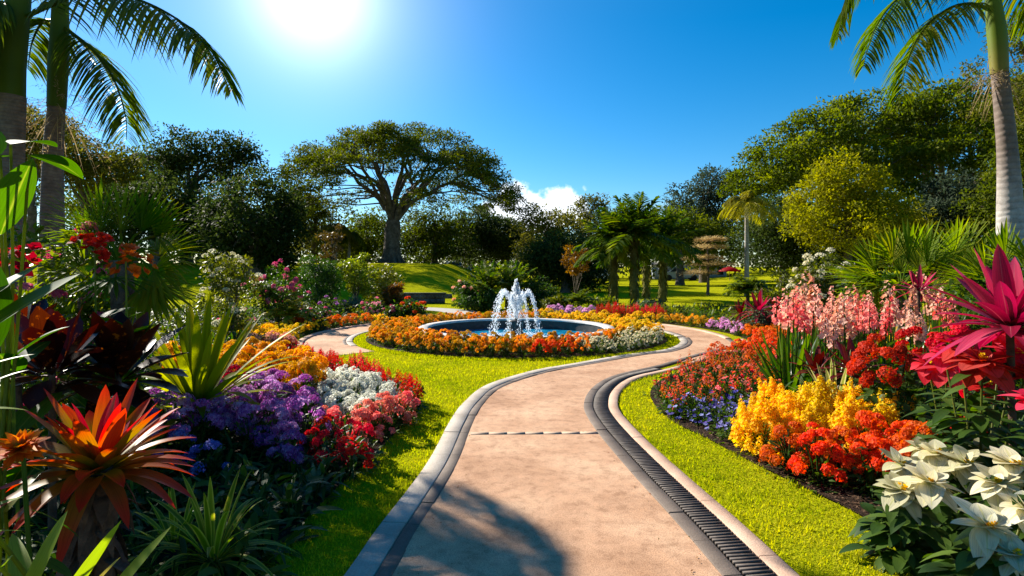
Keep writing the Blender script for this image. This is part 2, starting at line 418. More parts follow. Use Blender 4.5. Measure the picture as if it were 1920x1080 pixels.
def kerb(name, line, w0, w1, z, step, gap, mat, zv=.003, sink=0):
    """one course of stones set end to end along a line"""
    mb = MB(); la, lb = offset(line, w0), offset(line, w1)
    pieces = cut_line(line, step, gap)
    for ip, (q, s) in enumerate(pieces):
        if ip >= len(pieces)-sink: z -= .013
        A = np.stack([np.interp(q, s, la[:, k]) for k in (0, 1)], 1); B = np.stack([np.interp(q, s, lb[:, k]) for k in (0, 1)], 1)
        n = len(q); zz = z+U(-zv, zv); e = .006*np.sign(w1-w0); dn = nz(B-A)
        rows = [np.c_[A, np.full(n, -.04)], np.c_[A, np.full(n, zz-.006)], np.c_[A+dn*.006, np.full(n, zz)], np.c_[B-dn*.006, np.full(n, zz)], np.c_[B, np.full(n, zz-.006)], np.c_[B, np.full(n, -.04)]]
        v = np.stack(rows, 1); i = np.arange(n*6).reshape(n, 6)
        mb.add(v, quads=np.concatenate([np.stack([i[:-1, j], i[:-1, j+1], i[1:, j+1], i[1:, j]], -1) for j in range(5)]))
        for r in (0, n-1): mb.add(v[r], quads=[[0, 1, 4, 5], [1, 2, 3, 4]])
    return struct(name, mb.mesh(name, mat))
Lpath, Rpath = offset(L0, .245), R0
strip('path', offset(L0, .2), offset(R0, .06), .012, .012, M_path, False)
kerb('kerb', L0, 0, .145, .020, .62, .006, M_kerb)
kerb('kerb_edging', L0, .147, .230, .017, .31, .004, M_dark)
kerb('drain_edging', R0, .0, .098, .022, .36, .005, M_dark)
kerb('outer_kerb', R0, .262, .365, .024, .7, .005, M_pink)
# the drain: a trough with a curved iron grate
i0 = np.argmin(np.abs(R0[:, 1]-8.7)); Rg = R0[:i0]
M_iron = hardmat('grate_iron', [(.035, .027, .021), (.075, .058, .045), (.12, .095, .075)], 14, .6, .3, .003)
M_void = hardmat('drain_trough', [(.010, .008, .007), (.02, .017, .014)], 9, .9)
dr = root('drain_grate', 'dark slatted metal drain grate curving along the right edge of the path', 'drain grate', (1.0, 3.0, 0))
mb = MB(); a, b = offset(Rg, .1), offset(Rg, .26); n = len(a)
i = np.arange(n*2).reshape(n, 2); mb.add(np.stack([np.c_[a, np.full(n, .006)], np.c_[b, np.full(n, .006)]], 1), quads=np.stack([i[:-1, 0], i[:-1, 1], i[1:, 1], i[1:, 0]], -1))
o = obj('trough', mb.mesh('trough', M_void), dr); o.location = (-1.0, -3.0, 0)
mb = MB(); s = np.concatenate([[0], np.cumsum(np.linalg.norm(np.diff(Rg, axis=0), axis=1))]); tg = nz(np.gradient(Rg, axis=0))
for q in np.arange(.02, s[-1], .034):
    c0 = np.array([np.interp(q, s, offset(Rg, .18)[:, k]) for k in (0, 1)]); tt = np.array([np.interp(q, s, tg[:, k]) for k in (0, 1)])
    box(mb, (c0[0], c0[1], .018+U(-.0015, .0015)), (.15, .018, .014), math.atan2(tt[1], tt[0])-PI/2+U(-.03, .03))
o = obj('slats', mb.mesh('slats', M_iron), dr); o.location = (-1.0, -3.0, 0)
# the ring path round the fountain
th = np.linspace(R(-58), R(223), 220)
def ringline(r, th=th): return np.c_[CX+r*np.cos(th), CY+r*np.sin(th)]
strip('ring_path', ringline(RIN+.02), ringline(ROUT), .008, .008, M_path, False)
th2 = np.linspace(R(-4), R(229), 170)
kerb('ring_kerb', ringline(RIN, th2), 0, .12, .026, .55, .004, M_kerb, sink=3)
kerb('ring_edging', ringline(RIN+.123, th2), 0, .07, .015, .3, .004, M_dark, sink=5)
th3 = np.linspace(R(-8), R(222), 200)
kerb('ring_outer_kerb', ringline(ROUT, th3), 0, .11, .035, .6, .006, M_pink)
# pale paving band across the path
k = np.argmin(np.abs(L0[:, 1]-5.22)); k2 = np.argmin(np.abs(R0[:, 1]-5.24))
mb = MB(); A, B = Lpath[k], R0[k2]; nb = 7
for j in range(nb):
    p0 = A+(B-A)*(j+.008)/nb; p1 = A+(B-A)*(j+.992)/nb; c0 = (p0+p1)/2
    box(mb, (c0[0], c0[1], .008), (np.linalg.norm(p1-p0), .07, .014), math.atan2(*(p1-p0)[::-1]), rnd=U(0, 1))
struct('path_band', mb.mesh('path_band', stonemat('band_stone', [(.30, .21, .14), (.40, .28, .19), (.48, .34, .23)], .3)))
# a side path leaving the ring at the back and going off behind the lawn
sp = smooth_line([(-1.6, 16.8), (-1.5, 18.5), (-2.2, 20.2), (-4.5, 21.6), (-9, 22.5)], 40)
strip('side_path', offset(sp, -.55), offset(sp, .55), .006, .006, hardmat('grey_paving', [(.3, .28, .25), (.42, .39, .35)], 3, .85), False)

# ---------------------------------------------------------------- soil of the beds
M_soil = hardmat('soil', [(.014, .009, .006), (.04, .023, .014), (.085, .05, .03)], 22, .95, 1.0, .03, .1, 90)
BL = [(-1.75, -1), (-1.42, 1.2), (-1.26, 2.87), (-1.17, 3.98), (-1.08, 4.65), (-1.04, 5.4), (-1.03, 6.2), (-1.22, 7.2), (-1.9, 8.2), (-2.6, 8.95)]
BL = [tuple(p) for p in smooth_line(BL, 40)]
BLR = [(CX+(ROUT+.25)*math.cos(R(a)), CY+(ROUT+.25)*math.sin(R(a))) for a in np.linspace(218, 112, 24)]
BEDL = BL+BLR+[(-2.6, 18.6), (-9, 21), (-18, 20), (-18, -1)]
BR = [(2.35, -1), (2.3, 1.0), (2.22, 2.5), (2.17, 3.0), (2.06, 3.63), (1.95, 4.02), (1.81, 4.52), (1.70, 5.05), (1.55, 5.6), (1.53, 6.2), (1.63, 6.93), (1.95, 7.7), (2.55, 8.5), (3.45, 9.5)]
BR = [tuple(p) for p in smooth_line(BR, 44)]
BRR = [(CX+(ROUT+.42)*math.cos(R(a)), CY+(ROUT+.42)*math.sin(R(a))) for a in np.linspace(-22, 97, 30)]
BEDR = BR+BRR+[(-.6, 19.5), (6, 20.5), (16, 19), (18, -1)]
def sheet(name, poly, z, mat, kind='structure'):
    P = [Vector((p[0], p[1], 0)) for p in poly]
    tri = tessellate_polygon([P])
    me = bpy.data.meshes.new(name); me.from_pydata([(p[0], p[1], z) for p in poly], [], [tuple(x) for x in tri]); me.materials.append(mat); me.update()
    for pl in me.polygons:
        if pl.normal.z < 0: pl.flip()
    return struct(name, me, kind)
sheet('bed_soil', BEDL, .016, M_soil); sheet('bed_soil', BEDR, .016, M_soil)
mb = MB(); i = np.arange(96)
strip('ring_soil', np.c_[CX+2.2*np.cos(np.linspace(0, 2*PI, 97)), CY+2.2*np.sin(np.linspace(0, 2*PI, 97))], np.c_[CX+3.16*np.cos(np.linspace(0, 2*PI, 97)), CY+3.16*np.sin(np.linspace(0, 2*PI, 97))], .02, .02, M_soil, False)
# bark mulch: chips along the open edge of the beds
mb = MB(); n = 5200
pts = []
for line, off in ((BR, 1), (BL, -1)):
    ln = np.array(line); k = rng.integers(2, len(ln)-2, n//2 if off < 0 else n); w = np.abs(rng.normal(0, .17, len(k)))*off
    pts.append(ln[k]+rng.normal(0, .06, (len(k), 2))+np.c_[w+.03*off, np.zeros(len(k))])
P = np.concatenate(pts); m = inpoly(BEDL, P[:, 0], P[:, 1]) | inpoly(BEDR, P[:, 0], P[:, 1]); P = P[m]
diamonds(mb, np.c_[P, U(.018, .035, len(P))], np.c_[rng.normal(size=(len(P), 2)), rng.normal(0, .25, len(P))], U(.012, .04, len(P)), U(.006, .016, len(P)), up=(0, 0, 1))
struct('bark_mulch', mb.mesh('bark_mulch', leafmat('mulch', [(.03, .017, .01), (.09, .05, .028), (.2, .125, .075)], 0, .9, .1)), 'stuff')

# petals and leaf bits blown against the edges of the path
mb = MB(); n = 260; k = rng.integers(60, NP-40, n); sd = rng.random(n) < .5
P = np.where(sd[:, None], offset(L0, .26)[k]+np.abs(rng.normal(0, .12, (n, 1)))*np.array([1, 0]), R0[k]-np.abs(rng.normal(0, .12, (n, 1)))*np.array([1, 0]))+rng.normal(0, .03, (n, 2))
diamonds(mb, np.c_[P, np.full(n, .017)], np.c_[rng.normal(size=(n, 2)), rng.normal(0, .12, n)], U(.008, .022, n), U(.005, .011, n), up=(0, 0, 1))
struct('fallen_petals', mb.mesh('fallen_petals', leafmat('fallen', [(.20, .05, .02), (.10, .06, .02), (.30, .16, .05), (.08, .09, .02), (.34, .04, .03)], .2, .8, .1)), 'stuff')

# ---------------------------------------------------------------- mown grass as blades
LA = [tuple(p) for p in L0[(L0[:, 1] > -.5) & (L0[:, 1] < 10.6)]]
LAWN_L = LA+[(CX+3.22*math.cos(R(a)), CY+3.22*math.sin(R(a))) for a in range(-50, -136, -6)]+[(-2.5, 10.35), (-3.1, 9.75), (-2.7, 9.0)]+[p for p in BL[::-1] if p[1] > .6]
RB = offset(R0, .38); RB = [tuple(p) for p in RB[(RB[:, 1] > .5)]]
LAWN_R = RB+BRR[::-1]+[p for p in BR[::-1] if p[1] > .8]
LAWN_R = [p for p in RB if p[1] < 11.0]+[p for p in BRR[:3][::-1]]+[p for p in BR[::-1] if p[1] > .8]
def turf(name, poly, dens, box_, mat):
    x0, x1, y0, y1 = box_; n = int((x1-x0)*(y1-y0)*dens(0))
    x, y = U(x0, x1, n), U(y0, y1, n); d = np.hypot(x, y)
    keep = inpoly(poly, x, y) & (U(0, 1, n) < dens(d)/dens(0)); x, y, d = x[keep], y[keep], d[keep]; n = len(x)
    ed = polyedge(poly, x, y)
    h = U(.012, .034, n)*(1+.35*np.sin(x*7.9+2*np.sin(y*5.3))*np.sin(y*8.7))*(1+.5*(ed < .05))*(1+d*.025); w = U(.0028, .0050, n)*(1+d*.16)
    an = U(0, 6.28, n); ln = U(.15, .9, n)
    mb = MB()
    blades(mb, np.c_[x, y, terrain(x, y)+.001], np.c_[np.cos(an)*ln, np.sin(an)*ln, np.ones(n)], h, w, U(.0, .35, n), 2, 'grass', .2, np.clip(.48+.22*np.sin(x*2.1+np.sin(y*1.7)*2)+.2*np.sin(x*9.3+3*np.sin(y*6.1))*np.sin(y*7.7+x*3.1)+rng.normal(0, .25, n), 0, 1))
    return struct(name, mb.mesh(name, mat), 'stuff')
M_grass = leafmat('grass', [(.15, .21, .006), (.28, .325, .008), (.38, .385, .012), (.46, .42, .03)], .5, .7, .0)
dens = lambda d: 9500*np.exp(-np.asarray(d)*.20)
turf('lawn_grass', LAWN_L, dens, (-3.4, 2.6, .6, 10.6), M_grass)
turf('lawn_grass', LAWN_R, dens, (1.1, 4.9, .8, 11.5), M_grass)
# grass collar round the fountain bed
th4 = U(0, 2*PI, 16000); rr = U(3.17, 3.40, 16000); x, y = CX+rr*np.cos(th4), CY+rr*np.sin(th4); mb = MB(); an = U(0, 6.28, 16000)
blades(mb, np.c_[x, y, np.full(16000, .001)], np.c_[np.cos(an)*.5, np.sin(an)*.5, np.ones(16000)], U(.03, .06, 16000), U(.007, .013, 16000), .2, 2, 'grass', .2)
struct('lawn_grass', mb.mesh('lawn_grass', M_grass), 'stuff')

# ---------------------------------------------------------------- fountain
M_rim = stonemat('basin_rim_stone', [(.40, .38, .35), (.52, .50, .46), (.62, .60, .56)], .5)
M_wall = hardmat('basin_wall_stone', [(.012, .011, .010), (.03, .028, .025), (.06, .055, .05)], 7, .45, .4, .01, .5, 40)
ft = root('fountain', 'round stone basin with a pale rim, dark pedestal and white jet of water', 'fountain', (CX, CY, 0))
mb = MB(); lathe(mb, [(1.89, .165), (1.89, .195), (1.905, .21), (2.09, .21), (2.105, .195), (2.105, .165)], 128); obj('rim', mb.mesh('rim', M_rim), ft)
mb = MB(); lathe(mb, [(1.91, -.16), (1.91, .17)], 128); lathe(mb, [(2.08, .17), (2.08, -.03)], 128); obj('basin_wall', mb.mesh('basin_wall', M_wall), ft)
mb = MB(); lathe(mb, [(.19, -.16), (.19, .05), (.15, .07), (.15, .30), (.165, .31), (.165, .34), (.09, .345), (0.001, .345)], 40); obj('pedestal', mb.mesh('pedestal', M_wall, False), ft)
mb = MB(); lathe(mb, [(.045, .34), (.045, .38), (.03, .39), (.03, .36)], 20); obj('nozzle', mb.mesh('nozzle', hardmat('nozzle_bronze', [(.08, .06, .04), (.15, .11, .07)], 20, .35, metal=.8)), ft)
def watermat():
    m, t, p, o = nt('pool_water')
    g = t.nodes.new('ShaderNodeNewGeometry')
    n1 = noise(t, 5, 3, .5); n2 = noise(t, 22, 3, .5)
    a = t.nodes.new('ShaderNodeMath'); a.operation = 'MULTIPLY_ADD'; t.links.new(n2, a.inputs[0]); a.inputs[1].default_value = .35; t.links.new(n1, a.inputs[2])
    c = ramp(t, [(.005, .13, .27), (.010, .23, .42), (.025, .36, .56)], n1, pos=[.35, .5, .68])
    t.links.new(c, p.inputs['Base Color']); p.inputs['Roughness'].default_value = .07; p.inputs['IOR'].default_value = 1.33; p.inputs['Specular IOR Level'].default_value = .5
    bump(t, p, a.outputs[0], .35, .05)
    return m
mb = MB(); lathe(mb, [(.001, -.03), (.7, -.03), (1.3, -.03), (1.91, -.03)], 96); o = struct('pool_water', mb.mesh('pool_water', watermat(), True)); o.location = (CX, CY, 0)
def dropmat():
    m, t, p, o = nt('spray_water')
    p.inputs['Base Color'].default_value = (.93, .96, 1, 1); p.inputs['Roughness'].default_value = .12; p.inputs['IOR'].default_value = 1.33
    tr = t.nodes.new('ShaderNodeBsdfTranslucent'); tr.inputs[0].default_value = (.95, .98, 1, 1)
    mx = t.nodes.new('ShaderNodeMixShader'); mx.inputs[0].default_value = .85
    t.links.new(p.outputs[0], mx.inputs[1]); t.links.new(tr.outputs[0], mx.inputs[2]); t.links.new(mx.outputs[0], o.inputs[0])
    return m
M_drop = dropmat()
OCT = np.array([[1, 0, 0], [-1, 0, 0], [0, 1, 0], [0, -1, 0], [0, 0, 1], [0, 0, -1.]]); OT = np.array([[0, 2, 4], [2, 1, 4], [1, 3, 4], [3, 0, 4], [2, 0, 5], [1, 2, 5], [3, 1, 5], [0, 3, 5]])
def drops(mb, p, r, st=None):
    n = len(p); sc = np.ones((n, 1, 3))*np.asarray(r).reshape(-1, 1, 1)
    if st is not None: sc[..., 2] *= np.asarray(st).reshape(-1, 1)
    v = p[:, None]+OCT[None]*sc; mb.add(v, tris=(np.arange(n)[:, None, None]*6+OT[None]).reshape(-1, 3))
mb = MB(); n = 1700; u = U(0, 1, n)**.85; z = .36+.86*u; wv = np.where(u < .6, .024+.075*u, np.maximum(.069-.14*(u-.6), .014))
drops(mb, np.c_[rng.normal(0, 1, n)*wv*.75, rng.normal(0, 1, n)*wv*.75, z], U(.004, .012, n), U(1, 3.6, n))
n = 900; u = U(0, 1, n); drops(mb, np.c_[rng.normal(0, .13, n)*(1-u*.6), rng.normal(0, .13, n)*(1-u*.6), .36+.62*u], U(.003, .008, n), U(1, 3, n))
obj('water_jet', mb.mesh('water_jet', M_drop), ft)['kind'] = 'stuff'
for k in range(13):
    a = k*2*PI/13+U(-.1, .1); ro = U(.46, .62); hp = U(.84, 1.0); mb = MB(); n = 330
    u = np.concatenate([U(0, 1, 210)**.8, U(.35, 1, 120)]); u[:60] = U(.15, .5, 60)
    rad = ro*(1-(1-u)**1.35); zz = np.where(u < .42, .36+(hp-.4)*np.sin(u/.42*PI/2), hp-(hp+.02)*((u-.42)/.58)**1.8)
    sd = .005+.030*u**1.5
    drops(mb, np.c_[rad*math.cos(a)+rng.normal(0, 1, n)*sd, rad*math.sin(a)+rng.normal(0, 1, n)*sd, zz+rng.normal(0, .02, n)], U(.0025, .0075, n), U(1, 4.5, n))
    obj('water_arc', mb.mesh('water_arc', M_drop), ft)['kind'] = 'stuff'
mb = MB(); n = 1500; a = U(0, 2*PI, n); r_ = np.abs(rng.normal(.56, .07, n)); drops(mb, np.c_[r_*np.cos(a), r_*np.sin(a), -.03+np.abs(rng.normal(0, .03, n))], U(.004, .011, n)); obj('splash', mb.mesh('splash', M_drop), ft)['kind'] = 'stuff'
# ---------------------------------------------------------------- trees
M_bark = hardmat('bark', [(.05, .036, .026), (.11, .085, .062), (.19, .155, .12)], 4, .9, .8, .05, .2, 26)
M_barkpale = hardmat('pale_bark', [(.16, .135, .11), (.27, .24, .20), (.38, .35, .30)], 3, .85, .5, .03, .2, 24)
LM = {}
def lm(key, cols, **k):
    if key not in LM: LM[key] = leafmat('leaf_'+key, cols, **k)
    return LM[key]
lm('rain', [(.036, .050, .005), (.070, .090, .008), (.125, .138, .014)], trans=.4, rough=.65, spec=.12)
lm('dark', [(.017, .029, .007), (.034, .052, .011), (.068, .085, .018)], trans=.42, rough=.65, spec=.12)
lm('mid', [(.044, .066, .005), (.088, .115, .010), (.16, .17, .018)], trans=.4, rough=.65, spec=.12)
lm('olive', [(.052, .058, .008), (.095, .098, .014), (.16, .15, .026)], trans=.4, rough=.65, spec=.12)
lm('copper', [(.06, .035, .008), (.10, .06, .012), (.15, .09, .02)], trans=.35)
lm('yel', [(.12, .13, .004), (.23, .22, .006), (.34, .29, .012)], trans=.5, rough=.65, spec=.12)
lm('blue', [(.022, .038, .022), (.042, .062, .035), (.07, .09, .05)], trans=.35, rough=.65, spec=.12)
lm('canopy', [(.05, .07, .005), (.10, .125, .009), (.18, .19, .018)], trans=.5, rough=.65, spec=.12, glow=2.0)
lm('lit', [(.05, .075, .006), (.09, .125, .010), (.16, .18, .018)], trans=.45, rough=.45)
lm('tan', [(.36, .25, .11), (.50, .37, .18), (.60, .47, .26)], trans=.45, rough=.7)
lm('rust', [(.09, .04, .006), (.18, .075, .009), (.26, .13, .02)], trans=.45)
def B(px, py, rx, ry, d, dr=1.0):
    c = W(px, py, d); return (c[0], c[1], c[2], rx/F*d, rx/F*d*dr, ry/F*d)
def clumps(blobs, n, lo=.55):
    b = np.array(blobs); w = b[:, 3]*b[:, 5]; k = rng.choice(len(b), n, p=w/w.sum())
    v = nz(rng.normal(size=(n, 3))); r = (lo**3+(1-lo**3)*U(0, 1, n))**(1/3)
    return b[k, :3]+v*r[:, None]*b[k, 3:6]
def crown(mb, cs, cr, nl, ls, flat=.6, upb=.8, asp=.55):
    """leaves in clumps round the ends of the twigs"""
    n = len(cs)*nl; c = np.repeat(cs, nl, 0); sz = np.repeat(U(.6, 1.35, len(cs)), nl)
    q = nz(rng.normal(size=(n, 3)))*(U(.25, 1, n)**.5)[:, None]
    p = c+q*np.array([1, 1, flat])*cr*sz[:, None]
    d = nz(q+rng.normal(0, .7, (n, 3))+np.array([0, 0, -.15]))
    up = rng.normal(size=(n, 3))*(1-upb)+np.array([0, 0, 1])*upb+q*.5
    rn = np.clip(np.repeat(U(0, 1, len(cs)), nl)*.6+U(0, .4, n), 0, 1)
    diamonds(mb, p, d, ls*U(.6, 1.35, n), ls*asp*U(.7, 1.2, n), up=up, rnd=rn, mid=.45, cup=.06)
def limb(mb, a, b, r0, r1, sag=.12, n=9, sides=7, wob=.03):
    a, b = np.asarray(a, float), np.asarray(b, float); t = np.linspace(0, 1, n)[:, None]
    L = np.linalg.norm(b-a); h = (b-a)*np.array([1, 1, 0])
    p = a+(b-a)*t+np.array([0, 0, 1])*L*sag*np.sin(PI*t)-h*0.25*np.sin(PI*t)*(1-t)
    p[1:-1] += rng.normal(0, wob*L, (n-2, 3))*np.linspace(.4, 1, n-2)[:, None]
    tube(mb, p, r0+(r1-r0)*t[:, 0]**.7, sides); return p
def tree(label, base, fork, tr, blobs, key, ncl=120, cr=.9, nl=60, ls=.3, flat=.6, upb=.7, nlimb=10, group=None, bark=None, lo=.55, name='tree', lean=(0, 0), sag=.1, cat='tree'):
    base = np.asarray(base, float); top = base+np.array([lean[0], lean[1], fork])
    r = root(name, label, cat, tuple(base), group=group)
    cs = clumps(blobs, ncl, lo)
    mb = MB(); tt = np.linspace(0, 1, 7)[:, None]
    p = (top-base)*tt+np.c_[rng.normal(0, tr*.12, (7, 2)), np.zeros(7)]*np.sin(PI*tt)
    tube(mb, p, tr*np.array([1.45, 1.12, 1.0, .95, .9, .88, .85]), 12)
    ends = cs[rng.choice(len(cs), min(nlimb, len(cs)), False)]-base
    for e in ends: limb(mb, p[-1]-np.array([0, 0, tr*.5]), e, tr*U(.35, .6), tr*.07, sag=sag)
    obj('trunk', mb.mesh('trunk', bark or M_bark, True), r)
    mb = MB(); crown(mb, cs-base, cr, nl, ls, flat, upb); obj('crown', mb.mesh('crown', LM[key]), r)
    return r
def ground_at(px, d):
    x = (px-960)/F*d; return on(x, d, -.05)

# the great umbrella tree on the mound
d = 44.0
bx, by = (735-960)/F*d, d; bz = float(terrain(bx, by))-.1
r = root('umbrella_tree', 'huge flat-topped umbrella tree with spreading bare limbs on the grassy mound', 'tree', (bx, by, bz))
def umb_crown(cx, cy, rx, ry, ztop, drop, thick, n, tilt=0.0):
    out = []
    while len(out) < n:
        u, v = U(-1, 1), U(-1, 1); q = u*u+v*v
        if q > 1: continue
        q2 = q*(1+.10*math.sin(5*math.atan2(v, u)+1))
        z = ztop-drop*q2**1.45+tilt*u-thick*U(0, 1)**1.25*(1-.35*q)+.35*math.sin(u*9+v*4)*math.cos(v*8)
        if math.sin(u*11+1.3)*math.sin(v*9+.4)+U(-.6, .6) < -.55: continue
        out.append((cx+u*rx, cy+v*ry, z))
    return np.array(out)
ccx = (742-960)/F*d
cs = umb_crown(ccx, by+.5, 9.3, 7.6, 11.9, 4.9, 1.9, 430)
low = np.array([W(p[0], p[1], d+p[2]) for p in [(560, 370, -2), (590, 385, -3), (545, 345, 1), (930, 372, 0), (960, 365, 1), (880, 385, 2), (905, 380, -2), (850, 398, 3), (575, 398, 1), (620, 410, 3), (945, 380, 3), (540, 330, 2), (700, 420, 5), (760, 410, 6)]])
cs = np.vstack([cs, low])-np.array([bx, by, bz])
mb = MB(); fork = np.array([0.1, 0, 3.1])
tube(mb, np.array([[-.15, 0, -.1], [-.1, 0, .3], [-.05, 0, .9], [0, 0, 1.8], [.05, 0, 2.6], [.1, 0, 3.3]]), [.95, .74, .62, .58, .62, .5], 16)
for k in range(7):
    a = k*2*PI/7+U(-.3, .3); limb(mb, (math.cos(a)*.45, math.sin(a)*.45, 1.1), (math.cos(a)*1.1, math.sin(a)*1.1, -.1), .24, .08, sag=-.05, n=5, sides=6)
sub = []
for k in range(15):
    a = k*2*PI/15+U(-.25, .25); rr = U(3.0, 6.2); zz = 6.2+1.9*(1-(rr/6.5)**2)+U(-.7, .7)
    if k % 3 == 0: rr *= .5; zz = 8.3+U(-.5, .5)
    e = np.array([ccx-bx+rr*math.cos(a), rr*math.sin(a)*.9, zz]); p = limb(mb, fork-np.array([0, 0, U(0, .6)]), e, U(.17, .30), .08, sag=.03, n=11, sides=8, wob=.022); sub.append(p)
allp = np.vstack([p[5:] for p in sub])
for c in cs[rng.choice(len(cs), 150, False)]:
    q = allp[np.argmin(np.linalg.norm(allp-c, axis=1)+1.2*np.maximum(0, allp[:, 2]-c[2]))]; limb(mb, q, c, .085, .02, sag=.05, n=6, sides=5, wob=.03)
obj('trunk', mb.mesh('trunk', M_bark, True), r)
mb = MB(); crown(mb, cs, .86, 135, .19, .30, .7); obj('crown', mb.mesh('crown', LM['rain']), r)

# the broad umbrella canopy on the right
d = 50.0; bx, by = (1775-960)/F*d, d; bz = float(terrain(bx, by))-.1
r = root('umbrella_tree', 'giant wide-spreading tree whose dark layered canopy fills the right skyline', 'tree', (bx, by, bz))
cs = umb_crown((1840-960)/F*d, by, 21.5, 9, 17.0, 7.6, 6.0, 950)-np.array([bx, by, bz])
mb = MB(); tube(mb, np.array([[0, 0, 0], [0, 0, 2], [.2, 0, 5.0]]), [1.2, .8, .75], 14); sub = []
for k in range(16):
    a = k*2*PI/16; rr = U(5, 13); p = limb(mb, (.2, 0, 4.6), (3+rr*math.cos(a)*1.1, rr*math.sin(a)*.5, 9.5+U(-1, 1.5)), .4, .12, sag=.04, n=9, sides=7); sub.append(p)
allp = np.vstack([p[4:] for p in sub])
for c in cs[rng.choice(len(cs), 130, False)]:
    q = allp[np.argmin(np.linalg.norm(allp-c, axis=1))]; limb(mb, q, c, .1, .03, sag=.05, n=5, sides=5)
obj('trunk', mb.mesh('trunk', M_bark, True), r)
mb = MB(); crown(mb, cs, 1.25, 150, .30, .40, .5); obj('crown', mb.mesh('crown', LM['canopy']), r)

TR = [
 # label, px base, d, fork, trunk, blobs, key, ncl, cr, nl, ls, flat
 ('tall dark tree with a broken crown left of the umbrella tree', 350, 43, 5, .35, [(340, 280, 48, 34), (305, 300, 30, 30), (415, 282, 50, 32), (455, 300, 28, 28), (380, 345, 75, 50)], 'dark', 190, .95, 70, .26, .6),
 ('rounded near-black tree, lowest and darkest at the left', 480, 33, 3, .4, [(480, 410, 78, 85), (430, 430, 60, 75), (530, 440, 40, 60)], 'dark', 230, .8, 80, .24, .7),
 ('dense dark tree between the palms and the near-black tree', 300, 38, 3, .35, [(310, 400, 70, 70), (250, 410, 60, 60), (360, 430, 50, 60)], 'dark', 200, .9, 70, .26, .7),
 ('olive tree on the rise behind the left palms', 160, 46, 4, .3, [(150, 300, 90, 40), (210, 330, 80, 40), (90, 290, 60, 50)], 'olive', 190, 1.0, 60, .3, .45),
 ('grey-green spreading tree behind the two leftmost palm trunks', 60, 40, 4, .3, [(55, 260, 70, 45), (20, 230, 50, 50), (110, 245, 45, 30)], 'olive', 150, .9, 60, .26, .5),
 ('mid-green tree with its crown under the left edge of the umbrella tree', 250, 52, 4, .3, [(255, 330, 70, 45), (200, 380, 70, 50)], 'mid', 150, 1.0, 55, .32, .55),
 ('sunlit olive tree below the left limbs of the umbrella tree', 590, 50, 3, .3, [(585, 410, 45, 40), (560, 385, 45, 30), (600, 460, 55, 45)], 'olive', 150, .9, 60, .27, .6),
 ('rounded green tree just left of the umbrella tree trunk', 690, 53, 2.5, .25, [(690, 440, 40, 42), (655, 470, 40, 36)], 'mid', 120, .9, 60, .27, .65),
 ('leafy green tree just right of the umbrella tree trunk', 815, 52, 3, .25, [(810, 430, 45, 40), (790, 465, 50, 36), (850, 455, 40, 40)], 'mid', 140, .9, 60, .27, .65),
 ('dark tree with a pale stem right of the umbrella tree', 872, 56, 3.5, .12, [(890, 415, 40, 25), (875, 450, 55, 40), (930, 440, 50, 36)], 'dark', 150, .95, 60, .28, .6),
 ('low dark tree behind the fountain jet', 950, 58, 2.5, .3, [(950, 445, 60, 38), (915, 465, 50, 36)], 'dark', 140, .95, 60, .3, .6),
 ('open olive tree standing right of the low cloud', 1025, 46, 4, .25, [(1005, 405, 28, 22), (1045, 420, 45, 28), (1000, 440, 40, 36), (1070, 450, 45, 40), (1030, 480, 60, 40)], 'olive', 170, .7, 60, .24, .5),
 ('tall wispy pale tree rising over the middle thicket', 1105, 52, 6, .2, [(1105, 392, 30, 22), (1120, 375, 24, 10), (1085, 415, 36, 20), (1140, 412, 26, 16), (1110, 440, 40, 30)], 'olive', 110, .7, 45, .24, .4),
 ('dark thicket tree between the fountain and the fan palms', 1060, 34, 2, .25, [(1060, 480, 60, 50), (1020, 500, 45, 45), (1100, 510, 45, 40)], 'dark', 190, .7, 70, .2, .65),
 ('blue-green tree with a ragged top behind the tiered tree', 1320, 55, 6, .35, [(1330, 345, 48, 28), (1290, 380, 40, 36), (1355, 375, 45, 40), (1310, 420, 60, 40)], 'blue', 190, .95, 65, .28, .6),
 ('green tree between the fan palms and the blue-green tree', 1275, 48, 3, .3, [(1290, 440, 50, 45), (1260, 415, 30, 30), (1330, 460, 50, 45)], 'mid', 160, .85, 60, .26, .65),
 ('bright yellow-green round tree in front of the right canopy', 1590, 37, 2.6, .28, [(1590, 340, 62, 48), (1545, 385, 66, 52), (1640, 390, 60, 56), (1500, 410, 34, 28), (1590, 425, 90, 44), (1690, 430, 50, 44)], 'yel', 330, .72, 80, .21, .7),
 ('dark understorey tree right of the yellow palm', 1470, 41, 3, .3, [(1465, 420, 45, 50), (1440, 460, 60, 45), (1530, 470, 60, 40)], 'dark', 190, .85, 70, .24, .65),
 ('black-green tree under the giant canopy', 1700, 43, 2.5, .35, [(1690, 455, 90, 50), (1790, 440, 80, 55), (1610, 470, 70, 40)], 'dark', 260, .9, 80, .26, .65),
 ('grey-green tree in the gap left of the right palm trunk', 1780, 40, 3, .3, [(1785, 370, 48, 46), (1830, 400, 45, 50), (1750, 410, 40, 40)], 'blue', 190, .8, 60, .23, .65),
 ('leafy tree filling the right edge behind the palm trunk', 1930, 36, 3.5, .35, [(1930, 330, 60, 80), (1950, 240, 60, 70), (1880, 400, 60, 60)], 'mid', 220, .85, 70, .24, .6),
 ('feathery high tree whose sprays show behind the right palm crown', 1990, 26, 5, .3, [(1900, 62, 40, 30), (1960, 60, 70, 60), (1880, 200, 50, 26), (1960, 190, 70, 60), (1830, 130, 20, 14)], 'olive', 160, .55, 45, .15, .45),
]
